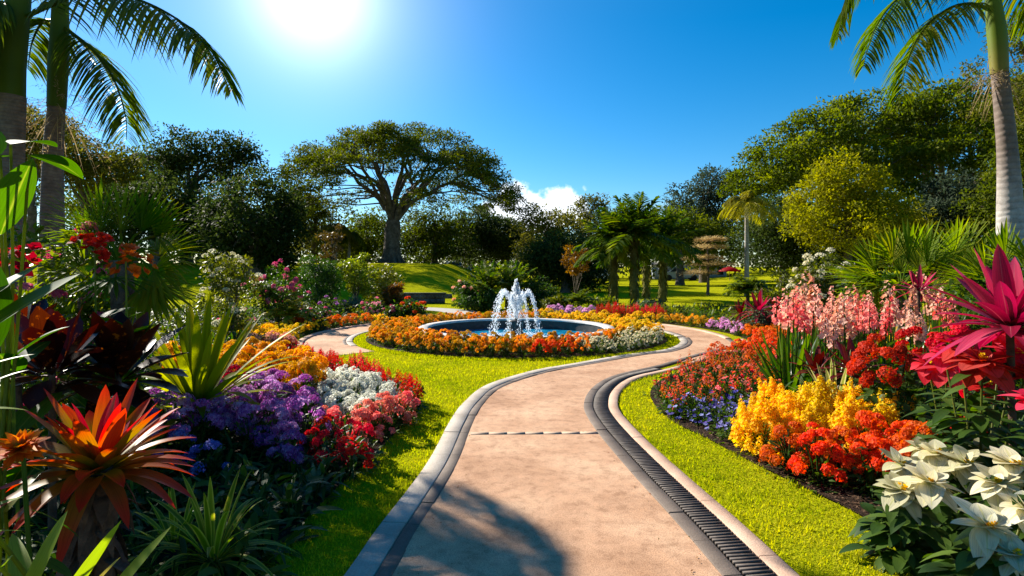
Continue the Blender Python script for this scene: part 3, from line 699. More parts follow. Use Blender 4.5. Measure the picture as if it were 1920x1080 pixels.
for (lab, px, d, fk, trk, bl, key, ncl, cr, nl, ls, fl) in TR:
    b = ground_at(px, d)
    tree(lab, b, fk, trk, [B(*q, d+U(-1.2, 1.2)) for q in bl], key, ncl, cr, nl, ls, fl, nlimb=12, bark=M_barkpale if 'pale' in lab else None)
# the wood that closes the view
mb = MB(); xs = U(-95, 95, 1500); dd = U(66, 82, 1500)
pyt = np.interp(960+xs/dd*F, [-400, 0, 150, 300, 500, 640, 900, 1150, 1300, 1450, 1700, 2300], [300, 330, 345, 365, 392, 415, 425, 450, 425, 395, 350, 330])
zt = EYE+(YH-pyt)/F*dd; z = zt*U(.05, 1.0, 1500)**.65+U(-.8, .8, 1500)
crown(mb, np.c_[xs, dd, z], 1.7, 42, .55, .7, .6); struct('woodland', mb.mesh('woodland', LM['dark']), 'stuff')

# ---------------------------------------------------------------- palms
def rachis(c, n=40): return smooth_line(c, n)
def frond(mb, rc, ll, lw, dens=70, hang=.5, fwd=.55, rnd=None, plum=.3, r0=.03):
    """feather leaf: a midrib with leaflets down both sides"""
    n = dens; s = np.linspace(.10, .995, n); i = s*(len(rc)-1)
    P = np.stack([np.interp(i, np.arange(len(rc)), rc[:, k]) for k in range(3)], 1)
    tg = nz(np.gradient(P, axis=0)); sd = nz(np.cross(tg, (0, 0, 1))); up = np.cross(sd, tg)
    prof = np.clip(np.sin(PI*np.clip(s*.86+.12, 0, 1))**.6, .25, 1)
    for sg in (-1, 1):
        d = sd*sg*1.0+tg*fwd+up*U(-plum, plum*1.2, n)[:, None]+np.array([0, 0, -hang*.4])
        blades(mb, P+rng.normal(0, .004, (n, 3)), d, ll*prof*U(.85, 1.12, n), lw*U(.8, 1.2, n), hang*U(.7, 1.3, n), 4, 'lance', .25, rnd if rnd is not None else np.clip(U(.1, .7)+rng.normal(0, .2, n), 0, 1), roll=U(-.4, .4, n)*sg)
    tube(mb, rc, np.linspace(r0, .004, len(rc)), 5, rnd=.6)
M_palm = leafmat('palm_leaflets', [(.028, .058, .004), (.055, .10, .006), (.10, .145, .010), (.19, .19, .018)], .5, .45, .22)
M_palmy = leafmat('yellow_palm_leaflets', [(.20, .19, .012), (.32, .28, .018), (.42, .35, .03)], .5, .4, .4)
def ringbark(name, cols, sc=14):
    m, t, p, o = nt(name)
    a = t.nodes.new('ShaderNodeTexCoord'); w = t.nodes.new('ShaderNodeTexWave'); w.bands_direction = 'Z'; w.inputs['Scale'].default_value = sc; w.inputs['Distortion'].default_value = 4.5; w.inputs['Detail'].default_value = 3
    t.links.new(a.outputs['Object'], w.inputs['Vector'])
    f = noise(t, 9, 6, .7, 'obj')
    c = ramp(t, cols, f, pos=[.3, .5, .7]); c = mixc(t, .45, c, ramp(t, [(.6, .57, .55), (1, 1, 1)], w.outputs['Fac'], pos=[.0, .3]), 'MULTIPLY')
    t.links.new(c, p.inputs['Base Color']); p.inputs['Roughness'].default_value = .8
    bump(t, p, w.outputs['Fac'], .4, .012); return m
def banded(m, z0, z1, c):
    t = m.node_tree; p = t.nodes['Principled BSDF']; l = p.inputs['Base Color'].links[0].from_socket
    tc_ = t.nodes.new('ShaderNodeTexCoord'); x = t.nodes.new('ShaderNodeSeparateXYZ'); t.links.new(tc_.outputs['Object'], x.inputs[0])
    t.links.new(mixc(t, mapr(t, x.outputs[2], z0, z1), l, mixc(t, 1.0, l, c, 'MULTIPLY')), p.inputs['Base Color']); return m
M_royal = ringbark('royal_palm_bark', [(.20, .175, .15), (.32, .29, .255), (.42, .39, .35)], 3)
M_royald = ringbark('dark_palm_bark', [(.06, .042, .03), (.12, .085, .06), (.18, .14, .10)], 7)
M_shaft = leafmat('crownshaft', [(.075, .125, .012), (.12, .17, .012)], .12, .5, .2, base=((.19, .17, .03), .0, .35))
M_shaftd = leafmat('dark_crownshaft', [(.055, .09, .006), (.075, .11, .008)], .15, .5, .15)
M_infl = leafmat('palm_flower_stalks', [(.16, .11, .05), (.27, .20, .10), (.36, .28, .16)], .3, .8, .1)
def wisp(mb, c, n, L, w=.004, droop=.6, flat=.8):
    d = nz(np.c_[rng.normal(size=(n, 2)), rng.normal(0, flat, n)-.1]); blades(mb, np.tile(c, (n, 1))+d*.08, d, L*U(.5, 1.1, n), w*3, droop, 5, 'strap', .1)
    q = rng.integers(0, n, n*14); tt = U(.35, 1, n*14); ln = (L*U(.5, 1.1, n*14))
    p = np.asarray(c)+d[q]*(.08+ln*tt)[:, None]; p[:, 2] -= droop*ln*tt**2
    diamonds(mb, p, rng.normal(size=(n*14, 3)), U(.03, .07, n*14)*L*1.2, .010, mid=.5)
def explicit_palm(label, base_px, d, trunk, radii, shaft, sradii, fronds, ll, lw, mats, wis=None, dz=0, extra=()):
    """trunk, shaft and fronds given as points of the photograph at the palm's distance"""
    b = W(base_px[0], 500, d); b[2] = terrain(b[0], b[1])-.1
    r = root('royal_palm', label, 'palm tree', tuple(b))
    T = np.vstack([[0, 0, 0], [W(*p, d)-b for p in trunk]]); T = smooth_line(T, 22)
    mb = MB(); tube(mb, T, np.interp(np.linspace(0, 1, 22), np.linspace(0, 1, len(radii)), radii), 20); obj('trunk', mb.mesh('trunk', mats[0], True), r)
    Sf = smooth_line(np.array([W(*p, d)-b for p in shaft]), 14); mb = MB(); tube(mb, Sf, np.interp(np.linspace(0, 1, 14), np.linspace(0, 1, len(sradii)), sradii), 18); obj('crownshaft', mb.mesh('crownshaft', mats[1], True), r)
    for f in fronds:
        rc = rachis(np.array([W(p[0], p[1], d+p[2])-b for p in f])); mb = MB(); frond(mb, rc, ll, lw, 92, .62, .5)
        obj('frond', mb.mesh('frond', M_palm), r)
    top = Sf[-1]
    for (azd, up, L, dr) in extra:
        a = R(azd); tt = np.linspace(0, 1, 7)[:, None]
        rc = rachis(top+np.array([math.cos(a)*math.cos(up), math.sin(a)*math.cos(up), math.sin(up)])*L*tt-np.array([0, 0, 1])*dr*L*tt**2); mb = MB(); frond(mb, rc, ll, lw, 80, .6, .5); obj('frond', mb.mesh('frond', M_palm), r)
    if wis:
        mb = MB()
        for (p, L, n) in wis: wisp(mb, W(*p, d)-b, n, L)
        obj('flower_stalk', mb.mesh('flower_stalk', M_infl), r)
    return r
explicit_palm('nearest left palm with a thick green crownshaft and a frond arching to the right', (12, 0), 7.2, [(13, 400), (16, 270), (19, 180)], [.24, .19, .165, .16], [(19, 182), (20, 110), (30, 40), (44, -60)], [.155, .16, .13, .10],
    [[(46, 32, 0), (90, 12, -.1), (150, -12, -.2), (215, -12, -.3), (280, 8, -.4), (340, 42, -.5), (395, 95, -.6), (436, 170, -.7)],
     [(30, 20, 0), (0, 5, -.2), (-60, 25, -.5), (-130, 110, -.8)]], .62, .042, (M_royald, M_shaftd), extra=[(60, 1.1, 2.4, .4), (150, .7, 2.6, .6)])
explicit_palm('slimmer left palm with a yellowing drooping frond and dry flower stalks', (98, 0), 7.85, [(98, 420), (100, 285), (106, 200)], [.19, .16, .13, .10], [(106, 202), (109, 120), (112, 60), (114, -60)], [.11, .12, .10, .08],
    [[(114, 48, 0), (142, 68, -.1), (172, 92, -.2), (200, 124, -.3), (222, 170, -.4), (236, 222, -.45), (237, 262, -.5)],
     [(112, 40, 0), (80, 42, .3), (60, 80, .6), (52, 130, .8)]], .55, .042, (M_royald, M_shaftd), wis=[((108, 205), .75, 26), ((118, 215), .8, 22), ((100, 190), .6, 16)], extra=[(80, 1.0, 2.2, .5), (190, .9, 2.0, .6)])
banded(M_royal, 2.3, 3.6, (.42, .33, .28))
explicit_palm('right palm with a pale grey trunk and fronds hanging to the left', (1900, 0), 9.4, [(1895, 440), (1890, 300), (1880, 190), (1874, 135)], [.24, .215, .18, .135, .115], [(1874, 138), (1870, 70), (1862, 0), (1855, -90)], [.125, .135, .10, .085],
    [[(1857, 20, 0), (1825, 8, -.1), (1788, 12, -.2), (1750, 36, -.3), (1718, 76, -.35), (1698, 126, -.4), (1690, 182, -.45)],
     [(1858, -20, 0), (1800, -46, -.3), (1735, -34, -.5), (1685, -4, -.6), (1648, 40, -.7), (1628, 88, -.75), (1618, 128, -.8)],
     [(1856, -60, 0), (1770, -110, .3), (1680, -92, .5), (1615, -46, .6), (1584, 10, .7), (1570, 72, .7)],
     [(1858, -30, 0), (1890, -40, .4), (1940, -10, .7), (1985, 70, .9)]], .6, .042, (M_royal, M_shaft), wis=[((1862, 148), .55, 26), ((1882, 150), .5, 20), ((1850, 138), .4, 12)], extra=[(60, .9, 2.4, .5), (330, .7, 2.5, .6), (280, .9, 2.4, .5)])
# distant feather palms
def feather_palm(label, px, d, htop, L, nfr, trunk_r, mat, bark, droop=(.7, 1.2), el=(-.1, 1.1), ll=.5, lw=.05, dens=36, group=None):
    b = np.array(ground_at(px, d)); h = EYE+(YH-htop)/F*d-b[2]
    r = root('feather_palm', label, 'palm tree', tuple(b), rz=U(0, 6), group=group)
    mb = MB(); tube(mb, smooth_line([[0, 0, 0], [.03, .02, h*.4], [0, 0, h]], 10), np.linspace(trunk_r*1.2, trunk_r*.8, 10), 10); obj('trunk', mb.mesh('trunk', bark, True), r)
    ms = []
    for k in range(4):
        tt = np.linspace(0, 1, 7)[:, None]; e = el[0]+(el[1]-el[0])*(k+.5)/4; dr = U(*droop)
        rc = rachis(np.array([math.cos(e), 0, math.sin(e)])*L*tt-np.array([0, 0, 1])*dr*L*tt**2, 20); mb = MB(); frond(mb, rc, ll, lw, dens, .6, .5, r0=.02); ms.append(mb.mesh('frond', mat))
    for k in range(nfr):
        o = obj('frond', ms[k % 4], r); o.location = (0, 0, h); o.rotation_euler.z = k*2.4+U(-.3, .3); s_ = U(.7, 1.2); o.scale = (s_,)*3
    return r
feather_palm('yellow-green feather palm with a slim grey trunk before the dark trees', 1400, 30, 385, 1.85, 30, .11, M_palmy, M_barkpale, (.55, 1.15), (.25, 1.5), .42, .05, 40)
feather_palm('small far feather palm peeping over the fan palms', 1192, 54, 405, 2.0, 12, .16, LM['dark'], M_bark, (.5, .9), (.1, 1.2), .7, .08, 26)
feather_palm('far palm with a pale stem left of the umbrella tree', 628, 45, 425, 1.8, 14, .12, LM['olive'], M_barkpale, ll=.55, lw=.08, dens=26)
feather_palm('far palm half hidden right of the near-black tree', 655, 47, 440, 1.7, 12, .12, LM['mid'], M_barkpale, ll=.55, lw=.08, dens=26)
feather_palm('small dark palm on the left skyline', 285, 50, 300, 2.0, 12, .15, LM['dark'], M_bark, (.5, .9), (.1, 1.2), .7, .09, 26)
for k, px in enumerate((898, 905, 914)):
    feather_palm('one of three slender far palms seen under the right edge of the umbrella tree', px, 64+k, 392-4*k, 1.1, 9, .07, LM['olive'], M_barkpale, ll=.4, lw=.08, dens=18, group='slender far palms')
# fan palms
def fan(mb, c, out, up, Rr, nseg=26, spread=2.3, dr=.12, lw=.05, rnd=None):
    """one pleated fan leaf: segments raying out from the hastula"""
    out = nz(np.asarray(out, float)); sd = nz(np.cross(out, up)); nrml = np.cross(sd, out)
    a = np.linspace(-spread, spread, nseg); d = out*np.cos(a)[:, None]+sd*np.sin(a)[:, None]+nrml*(.10*np.cos(np.arange(nseg)*PI))[:, None]+nrml*.12
    blades(mb, np.tile(c, (nseg, 1)), d, Rr*(1-.22*(np.abs(a)/spread)**2)*U(.93, 1.05, nseg), lw*U(.95, 1.1, nseg), dr*U(.6, 1.6, nseg), 6, 'fan', .30, rnd if rnd is not None else np.clip(U(.2, .8)+rng.normal(0, .1, nseg), 0, 1))
M_fan = leafmat('fan_palm_leaf', [(.045, .095, .006), (.085, .15, .008), (.14, .20, .012), (.22, .22, .02)], .6, .55, .12, tip=((.17, .15, .02), .8, 1.0))
def fan_palm(label, base, h, Rr, nfr, pet, key=None, trunk_r=.09, el=(-.5, 1.3), azs=None, lw=.07, nseg=26, mat=None, bark=None, spread=1.9, name='fan_palm', dr=.14, show=(), face=.5):
    r = root(name, label, 'fan palm', base, rz=0)
    mb = MB(); tube(mb, smooth_line([[0, 0, -.05], [.02, 0, h*.5], [0, 0, h]], 8), np.linspace(trunk_r*1.15, trunk_r*.9, 8), 10); obj('trunk', mb.mesh('trunk', bark or M_bark, True), r)
    for k in range(nfr):
        a = azs[k] if azs else k*2.399+U(-.25, .25); e = el[0]+(el[1]-el[0])*((k*.618) % 1)
        if k < len(show): o = nz(np.array([math.cos(R(show[k])), U(-.35, .1), math.sin(R(show[k]))]))
        else: o = np.array([math.cos(a)*math.cos(e), math.sin(a)*math.cos(e), math.sin(e)])
        hub = np.array([0, 0, h])+o*pet*U(.8, 1.15); hub[2] -= .1*pet
        mb = MB(); tube(mb, smooth_line([[0, 0, h-.05], hub*.5+np.array([0, 0, h])*.5+np.array([0, 0, .05]), hub], 6), np.linspace(.016, .009, 6), 5)
        fan(mb, hub, o, nz(nz(np.cross(np.cross(o, (0, 0, 1)), o)+1e-6)*(.35 if k < len(show) else 1)+np.array([U(-.3, .3), -1.0 if k < len(show) else -face, .1])), Rr*U(.85, 1.1), nseg, spread, dr, 2*spread/nseg*.66*Rr); obj('frond', mb.mesh('frond', mat or M_fan), r)
    return r
g = W(228, 430, 4.6)
fan_palm('large sunlit fan palm behind the red flowers at the left', on(g[0], g[1]), 1.55, .46, 15, .31, el=(-.5, .6), nseg=26, spread=1.25, show=(148, 118, 92, 62, 40, 14, -8, -28, 176, 200))
g = W(1690, 480, 9.2)
fan_palm('broad green fan palm left of the pale palm trunk', on(g[0], g[1]), 1.2, .85, 14, .45, el=(-.3, .8), nseg=28, spread=1.3, show=(150, 110, 80, 45, 15, 175, -10))
g = W(1790, 470, 10.0)
fan_palm('second green fan palm, nearest the pale palm trunk', on(g[0], g[1]), 1.3, .8, 12, .45, el=(-.3, .8), nseg=28, spread=1.3, show=(140, 100, 65, 30, 5))
g = W(1900, 480, 8.2)
fan_palm('fan palm partly cut off at the right edge under the palm trunk', on(g[0], g[1]), 1.15, .7, 10, .4, el=(-.2, .9), nseg=26, spread=1.3, show=(150, 110, 70, 170))
# the stand of tall leafy palms on the lawn
M_trav = leafmat('stand_palm_leaf', [(.022, .052, .005), (.048, .09, .007), (.10, .145, .010), (.19, .20, .02)], .52, .45, .25)
M_furry = hardmat('shaggy_palm_bark', [(.07, .065, .015), (.14, .13, .03), (.22, .20, .06)], 6, .95, 1, .05, .1, 40)
for (px, pb, top, Lp, nf, lab) in ((1150, 573, 452, 1.6, 24, 'left palm of the leafy stand on the far lawn'), (1190, 576, 440, 1.9, 26, 'tallest middle palm of the leafy stand'), (1243, 566, 452, 1.8, 24, 'right palm of the leafy stand, set apart on a dark stem'), (1212, 560, 455, 1.7, 20, 'palm tucked behind the middle of the leafy stand')):
    gg = G(px, pb); d = gg[1]; b = on(gg[0], d); h = EYE+(YH-top)/F*d
    r = root('stand_palm', lab, 'palm tree', b); mb = MB()
    tube(mb, smooth_line([[0, 0, -.05], [U(-.05, .05), 0, h*.5], [0, 0, h]], 12), np.linspace(.15, .11, 12)*U(.9, 1.1), 12)
    n = 260; a = U(0, 6.28, n); diamonds(mb, np.c_[np.cos(a)*.125, np.sin(a)*.125, U(.2, h, n)], np.c_[np.cos(a)*.4, np.sin(a)*.4, np.full(n, -1)], U(.15, .4, n), .08, up=np.c_[np.cos(a), np.sin(a), np.zeros(n)])
    obj('trunk', mb.mesh('trunk', M_furry, True), r)
    for k in range(nf):
        a = k*2.4+U(-.2, .2); e = 1.42-1.75*(k/nf); o = np.array([math.cos(a)*math.cos(e), math.sin(a)*math.cos(e), math.sin(e)]); mb = MB(); tt = np.linspace(0, 1, 6)[:, None]
        rc = rachis(np.array([0, 0, h])+o*Lp*tt*(1.0 if e > -.2 else .8)-np.array([0, 0, 1])*(.18 if e > .4 else .4)*Lp*tt**2, 20); frond(mb, rc, .6, .10, 32, .2, .9, r0=.025); obj('frond', mb.mesh('frond', M_trav), r)

# ---------------------------------------------------------------- the tiered tree
gg = G(1327, 553); d = gg[1]; r = root('tiered_tree', 'small tree with straw-coloured foliage in flat layers on the right lawn', 'tree', on(gg[0], d))
mb = MB(); hh = EYE+(YH-452)/F*d
tube(mb, smooth_line([[0, 0, -.05], [.03, 0, 1], [-.02, 0, hh]], 10), np.linspace(.09, .03, 10), 8)
tiers = [(450, 26, 8), (464, 38, -2), (484, 36, -8), (496, 40, 12), (512, 32, -14)]
for k, (py, rp, ox) in enumerate(tiers):
    zc = EYE+(YH-py)/F*d
    for j in range(9):
        a = j*.7+U(-.2, .2); tube(mb, [[0, 0, zc-.12], [ox/F*d*.5+math.cos(a)*rp/F*d*.5, math.sin(a)*rp/F*d*.5, zc-.03], [ox/F*d+math.cos(a)*rp/F*d*.95, math.sin(a)*rp/F*d*.95, zc]], [.02, .014, .006], 4)
obj('trunk', mb.mesh('trunk', M_bark, True), r)
for (py, rp, ox) in tiers:
    zc = EYE+(YH-py)/F*d; n = 1900; a = U(0, 6.28, n); q = np.sqrt(U(0, 1, n))*rp/F*d*(1+.15*np.sin(a*5)); mb = MB()
    diamonds(mb, np.c_[ox/F*d+q*np.cos(a), q*np.sin(a), zc+rng.normal(0, .05, n)+.16*(1-q/(rp/F*d))], np.c_[np.cos(a), np.sin(a), rng.normal(0, .12, n)]+rng.normal(0, .4, (n, 3))*np.array([1, 1, .2]), U(.10, .26, n), .035, up=(0, 0, 1)); obj('tier', mb.mesh('tier', LM['tan']), r)
# ---------------------------------------------------------------- garden plants
def petal(key, cols, **k):
    k.setdefault('trans', .42); k.setdefault('rough', .6); k.setdefault('spec', .2); k.setdefault('vary', .17); k.setdefault('glow', 1.5)
    return leafmat('petal_'+key, cols, **k)
P_ = dict(
 gold=petal('gold', [(.55, .22, .004), (.72, .33, .006), (.80, .42, .012)]),
 yellow=petal('yellow', [(.66, .36, .004), (.80, .50, .008), (.85, .60, .03)]),
 orange=petal('orange', [(.60, .10, .004), (.72, .17, .006), (.78, .27, .010)]),
 vermil=petal('vermilion', [(.55, .045, .006), (.70, .085, .010), (.78, .15, .02)]),
 red=petal('red', [(.38, .008, .006), (.58, .016, .012), (.70, .035, .025)]),
 dkred=petal('dark_red', [(.18, .004, .006), (.30, .008, .010), (.42, .02, .016)]),
 coral=petal('coral', [(.62, .10, .08), (.74, .20, .16), (.82, .34, .27)]),
 pink=petal('pink', [(.62, .09, .17), (.75, .22, .28), (.85, .44, .46)]),
 hot=petal('hot_pink', [(.52, .05, .13), (.66, .12, .24), (.78, .30, .38)]),
 mauve=petal('mauve', [(.50, .17, .42), (.66, .33, .56), (.78, .55, .70)]),
 purple=petal('purple', [(.20, .03, .19), (.33, .08, .32), (.45, .20, .46), (.60, .42, .62)]),
 violet=petal('violet', [(.08, .05, .30), (.16, .14, .46), (.36, .38, .70)]),
 white=petal('white', [(.54, .54, .42), (.66, .66, .57), (.74, .74, .68)]),
 cream=petal('cream', [(.56, .50, .28), (.67, .62, .42), (.74, .70, .54)]),
 peach=petal('peach', [(.72, .26, .16), (.80, .42, .30), (.85, .58, .46)]),
 mixw=petal('mixed_warm', [(.60, .06, .05), (.70, .16, .03), (.72, .12, .12), (.75, .30, .26)], vary=.2),
 ringo=petal('ring_marigold', [(.58, .16, .004), (.70, .30, .006), (.78, .43, .012)], vary=.3),
)
G_ = dict(
 green=leafmat('foliage_green', [(.026, .062, .006), (.050, .10, .009), (.10, .155, .016)], .42, .5, .3),
 dark=leafmat('foliage_dark', [(.020, .048, .007), (.038, .080, .010), (.070, .12, .016)], .35, .5, .3),
 lime=leafmat('foliage_lime', [(.07, .11, .006), (.13, .17, .008), (.22, .23, .016)], .45, .4, .4),
 grey=leafmat('foliage_grey', [(.05, .085, .04), (.08, .12, .06), (.13, .17, .09)], .3, .5, .4),
 yfol=leafmat('foliage_yellow', [(.25, .20, .006), (.42, .31, .010), (.50, .30, .014)], .45, .4, .4),
 olive=leafmat('foliage_olive', [(.050, .065, .007), (.095, .11, .010), (.17, .17, .02)], .4, .45, .35),
)
def dome_pts(n, Rr, Hh, lo=.75, top=0.0):
    u = U(top, 1, n); a = U(0, 6.28, n); q = np.sqrt(np.clip(1-u*u, 0, 1)); k = U(lo, 1.0, n)
    v = np.stack([q*np.cos(a), q*np.sin(a), u], 1); return v*k[:, None]*np.array([Rr, Rr, Hh]), nz(v*np.array([1/Rr, 1/Rr, 1/Hh]))
def foliage(Rr, Hh, n, ll, lw, mat, seg=2, lo=.25, prof='lance', droop=.25, stems=6):
    mb = MB(); p, v = dome_pts(n, Rr, Hh, lo, -.05); p[:, 2] = np.maximum(p[:, 2], .02)
    d = nz(v*np.array([1, 1, .5])+rng.normal(0, .45, (n, 3))+np.array([0, 0, .25]))
    blades(mb, p-d*(ll*.3), d, ll*U(.6, 1.25, n), lw*U(.7, 1.25, n), droop*U(.3, 1.6, n), seg, prof, .18, roll=rng.normal(0, .35, n))
    for k in range(stems):
        a = U(0, 6.28); tube(mb, [[math.cos(a)*Rr*.12, math.sin(a)*Rr*.12, -.02], [math.cos(a)*Rr*.3, math.sin(a)*Rr*.3, Hh*.5], [math.cos(a)*Rr*.55, math.sin(a)*Rr*.55, Hh*.85]], [.006, .005, .003], 4, rnd=.2)
    return mb.mesh('foliage', mat)
def heads(pts, nrms, hr, nf, fr, k, mat, flat=.7, elev=.25, ring=1, wf=.85, name='blossoms', full=False):
    """flower heads: each a ball of small florets"""
    mb = MB(); n = len(pts); i = np.arange(nf)+.5; ph = i*2.39996; z = 1-i/nf*(1.0 if not full else 1.8); q = np.sqrt(np.clip(1-z*z, 0, 1))
    loc = np.stack([q*np.cos(ph), q*np.sin(ph), z], 1)
    hr = np.broadcast_to(hr, (n,))
    nr = nz(nrms); ref = nz(rng.normal(size=(n, 3))); u = nz(np.cross(nr, ref)); w = np.cross(nr, u)
    v = loc[None, :, 0:1]*u[:, None]+loc[None, :, 1:2]*w[:, None]+loc[None, :, 2:3]*nr[:, None]*1.0
    P = pts[:, None]+v*hr[:, None, None]*U(.82, 1.06, (n, nf, 1))*(1-(1-flat)*np.abs(loc[None, :, 2:3]))
    hrn = U(0, 1, n)
    florets(mb, P.reshape(-1, 3), v.reshape(-1, 3)+rng.normal(0, .15, (n*nf, 3)), fr*U(.75, 1.15, n*nf), k, elev, wf, np.clip(np.repeat(hrn, nf)*.5+U(0, .5, n*nf), 0, 1), ring=ring)
    return mb.mesh(name, mat)
def flowers(pts, nrms, fr, k, mat, elev=.35, ring=2, wf=.8, eye=None):
    mb = MB(); n = len(pts); florets(mb, pts, nz(nrms)+rng.normal(0, .25, (n, 3)), fr*U(.7, 1.2, n), k, elev, wf, ring=ring)
    if eye: florets(mb, pts+nz(nrms)*fr*.12, nrms, fr*.28, 5, .9, .9, mat=1); return mb.mesh('blossoms', [mat, eye])
    return mb.mesh('blossoms', mat)
def spikes(pts, h, r, nf, fr, k, mat, leanv=.15, taper=.75):
    mb = MB(); n = len(pts); t = np.tile(np.linspace(0, 1, nf), n); hh = np.repeat(h*U(.7, 1.2, n), nf); ln = np.repeat(rng.normal(0, leanv, (n, 2)), nf, 0)
    a = np.arange(n*nf)*2.4; q = r*(1-taper*t)*U(.6, 1.1, n*nf)
    p = np.repeat(pts, nf, 0)+np.c_[ln*hh[:, None]*t[:, None]+np.c_[q*np.cos(a), q*np.sin(a)], hh*t]
    florets(mb, p, np.c_[np.cos(a), np.sin(a), .35+.6*t], fr*(1-.45*t)*U(.8, 1.2, n*nf), k, .45, .75, np.clip(np.repeat(U(0, 1, n), nf)*.6+U(0, .4, n*nf), 0, 1))
    return mb.mesh('blossoms', mat)
def variants(fn, n=3): return [fn() for _ in range(n)]
def t_marigold(mat, Rr=.15, Hh=.27, nh=14, hr=.032, fol='green', nf=14, fr=.019, nl=90):
    def f():
        p, v = dome_pts(nh, Rr, Hh, .95, .35); return [('foliage', foliage(Rr*1.05, Hh*.92, nl, .075, .022, G_[fol])), ('blossoms', heads(p, v*np.array([.5, .5, 1])+np.array([0, 0, .3]), hr*U(.8, 1.15, nh), nf, fr, 4, mat, .75))]
    return variants(f)
def t_salvia(mat, Rr=.14, Hh=.24, ns=11, sh=.13, fol='green', nf=16, fr=.022):
    def f():
        p, v = dome_pts(ns, Rr*.9, Hh*.95, .7, .3); return [('foliage', foliage(Rr, Hh, 80, .08, .035, G_[fol], prof='ovate')), ('blossoms', spikes(p, sh, .026, nf, fr, 3, mat))]
    return variants(f)
def t_open(mat, Rr=.15, Hh=.25, nf=26, fr=.030, k=5, fol='green', eye=None, ring=1, nl=90, lw=.026):
    def f():
        p, v = dome_pts(nf, Rr, Hh, .93, .2); return [('foliage', foliage(Rr*1.03, Hh*.95, nl, .07, lw, G_[fol], prof='ovate')), ('blossoms', flowers(p, v*.6+np.array([0, -.1, .5]), fr, k, mat, .3, ring, .95, eye))]
    return variants(f)
def t_head(mat, Rr=.17, Hh=.33, nh=10, hr=.055, nf=34, fr=.017, k=4, fol='dark', flat=.7, nl=110, ll=.09, lw=.03, top=.3):
    def f():
        p, v = dome_pts(nh, Rr*.95, Hh, .88, top); return [('foliage', foliage(Rr*1.05, Hh*.93, nl, ll, lw, G_[fol])), ('blossoms', heads(p, v*.6+np.array([0, 0, .6]), hr*U(.75, 1.2, nh), nf, fr, k, mat, flat))]
    return variants(f)
PLACED = []
def patch(poly, zc, sp, temps, label, cat, group, name, sc=(.85, 1.15), mn=.78, raise_=None, world=False, limit=290, zoff=0.0):
    """plants set out over one patch of a bed; the patch is outlined as seen at height zc"""
    P = np.array(poly, float) if world else np.array([G(px, py, zc) for px, py in poly])
    x0, y0 = P.min(0); x1, y1 = P.max(0); n = int((x1-x0)*(y1-y0)/(sp*sp)*14)+40
    x, y = U(x0, x1, n), U(y0, y1, n); k = inpoly(P, x, y)
    okl = inpoly(BEDL, x, y) & (polyedge(BL+BLR, x, y) > .0); okr = inpoly(BEDR, x, y) & (polyedge(BR+BRR, x, y) > np.where(y < 5.4, .13, .08))
    k &= okl | okr; x, y = x[k], y[k]
    out = []
    for a, b in zip(x, y):
        if len(out) >= limit: break
        if any((a-c)**2+(b-e)**2 < (sp*mn)**2 for c, e in out): continue
        if any((a-c)**2+(b-e)**2 < (.5*(sp+s2)*.72)**2 for c, e, s2 in PLACED): continue
        out.append((a, b))
    for j, (a, b) in enumerate(out):
        PLACED.append((a, b, sp))
        z = float(terrain(a, b))+(raise_(a, b) if raise_ else 0)+zoff
        s = U(*sc); place(name, temps[int(rng.integers(len(temps)))], label, cat, (a, b, z), U(0, 6.28), (s, s, s*U(.92, 1.1)), group)
    return len(out)
CNT = {}
def bed(lab, *a, **k): CNT[lab] = patch(*a, **k)

# --- the ring of bedding round the fountain
tm_ring = t_marigold(P_['ringo'], .155, .29, 15, .033); tm_yel = t_marigold(P_['yellow'], .155, .29, 16, .033); tm_white = t_open(P_['cream'], .15, .27, 34, .030, 6, ring=2); tm_ver = t_marigold(P_['vermil'], .155, .26, 14, .035)
na = 58
for row, rr in enumerate((2.28, 2.52, 2.76, 3.0)):
    na = int(2*PI*rr/.265)
    for j in range(na):
        a = (j+.5*(row % 2)+U(-.2, .2))*360/na; q = rr+U(-.05, .05); ad = a % 360
        x, y = CX+q*math.cos(R(a)), CY+q*math.sin(R(a))
        if 292 < ad < 345 and row >= 1 and not (row == 1 and U(0, 1) < .3): tm, lb, gp = tm_white, 'cream white bedding flower at the right front of the fountain ring', 'white flowers of the fountain ring'
        elif 342 < ad or ad < 75: tm, lb, gp = tm_yel, 'yellow marigold on the right side of the fountain ring', 'yellow marigolds of the fountain ring'
        elif 276 < ad < 291 and row >= 2: tm, lb, gp = tm_ver, 'red-orange marigold low at the front of the fountain ring', 'red-orange marigolds of the fountain ring'
        else: tm, lb, gp = tm_ring, 'orange marigold round the left and front of the fountain ring', 'orange marigolds of the fountain ring'
        s = U(.9, 1.15); place('marigold' if tm is not tm_white else 'bedding_flower', tm[int(rng.integers(3))], lb, 'flower', (x, y, .01), U(0, 6), s, gp)

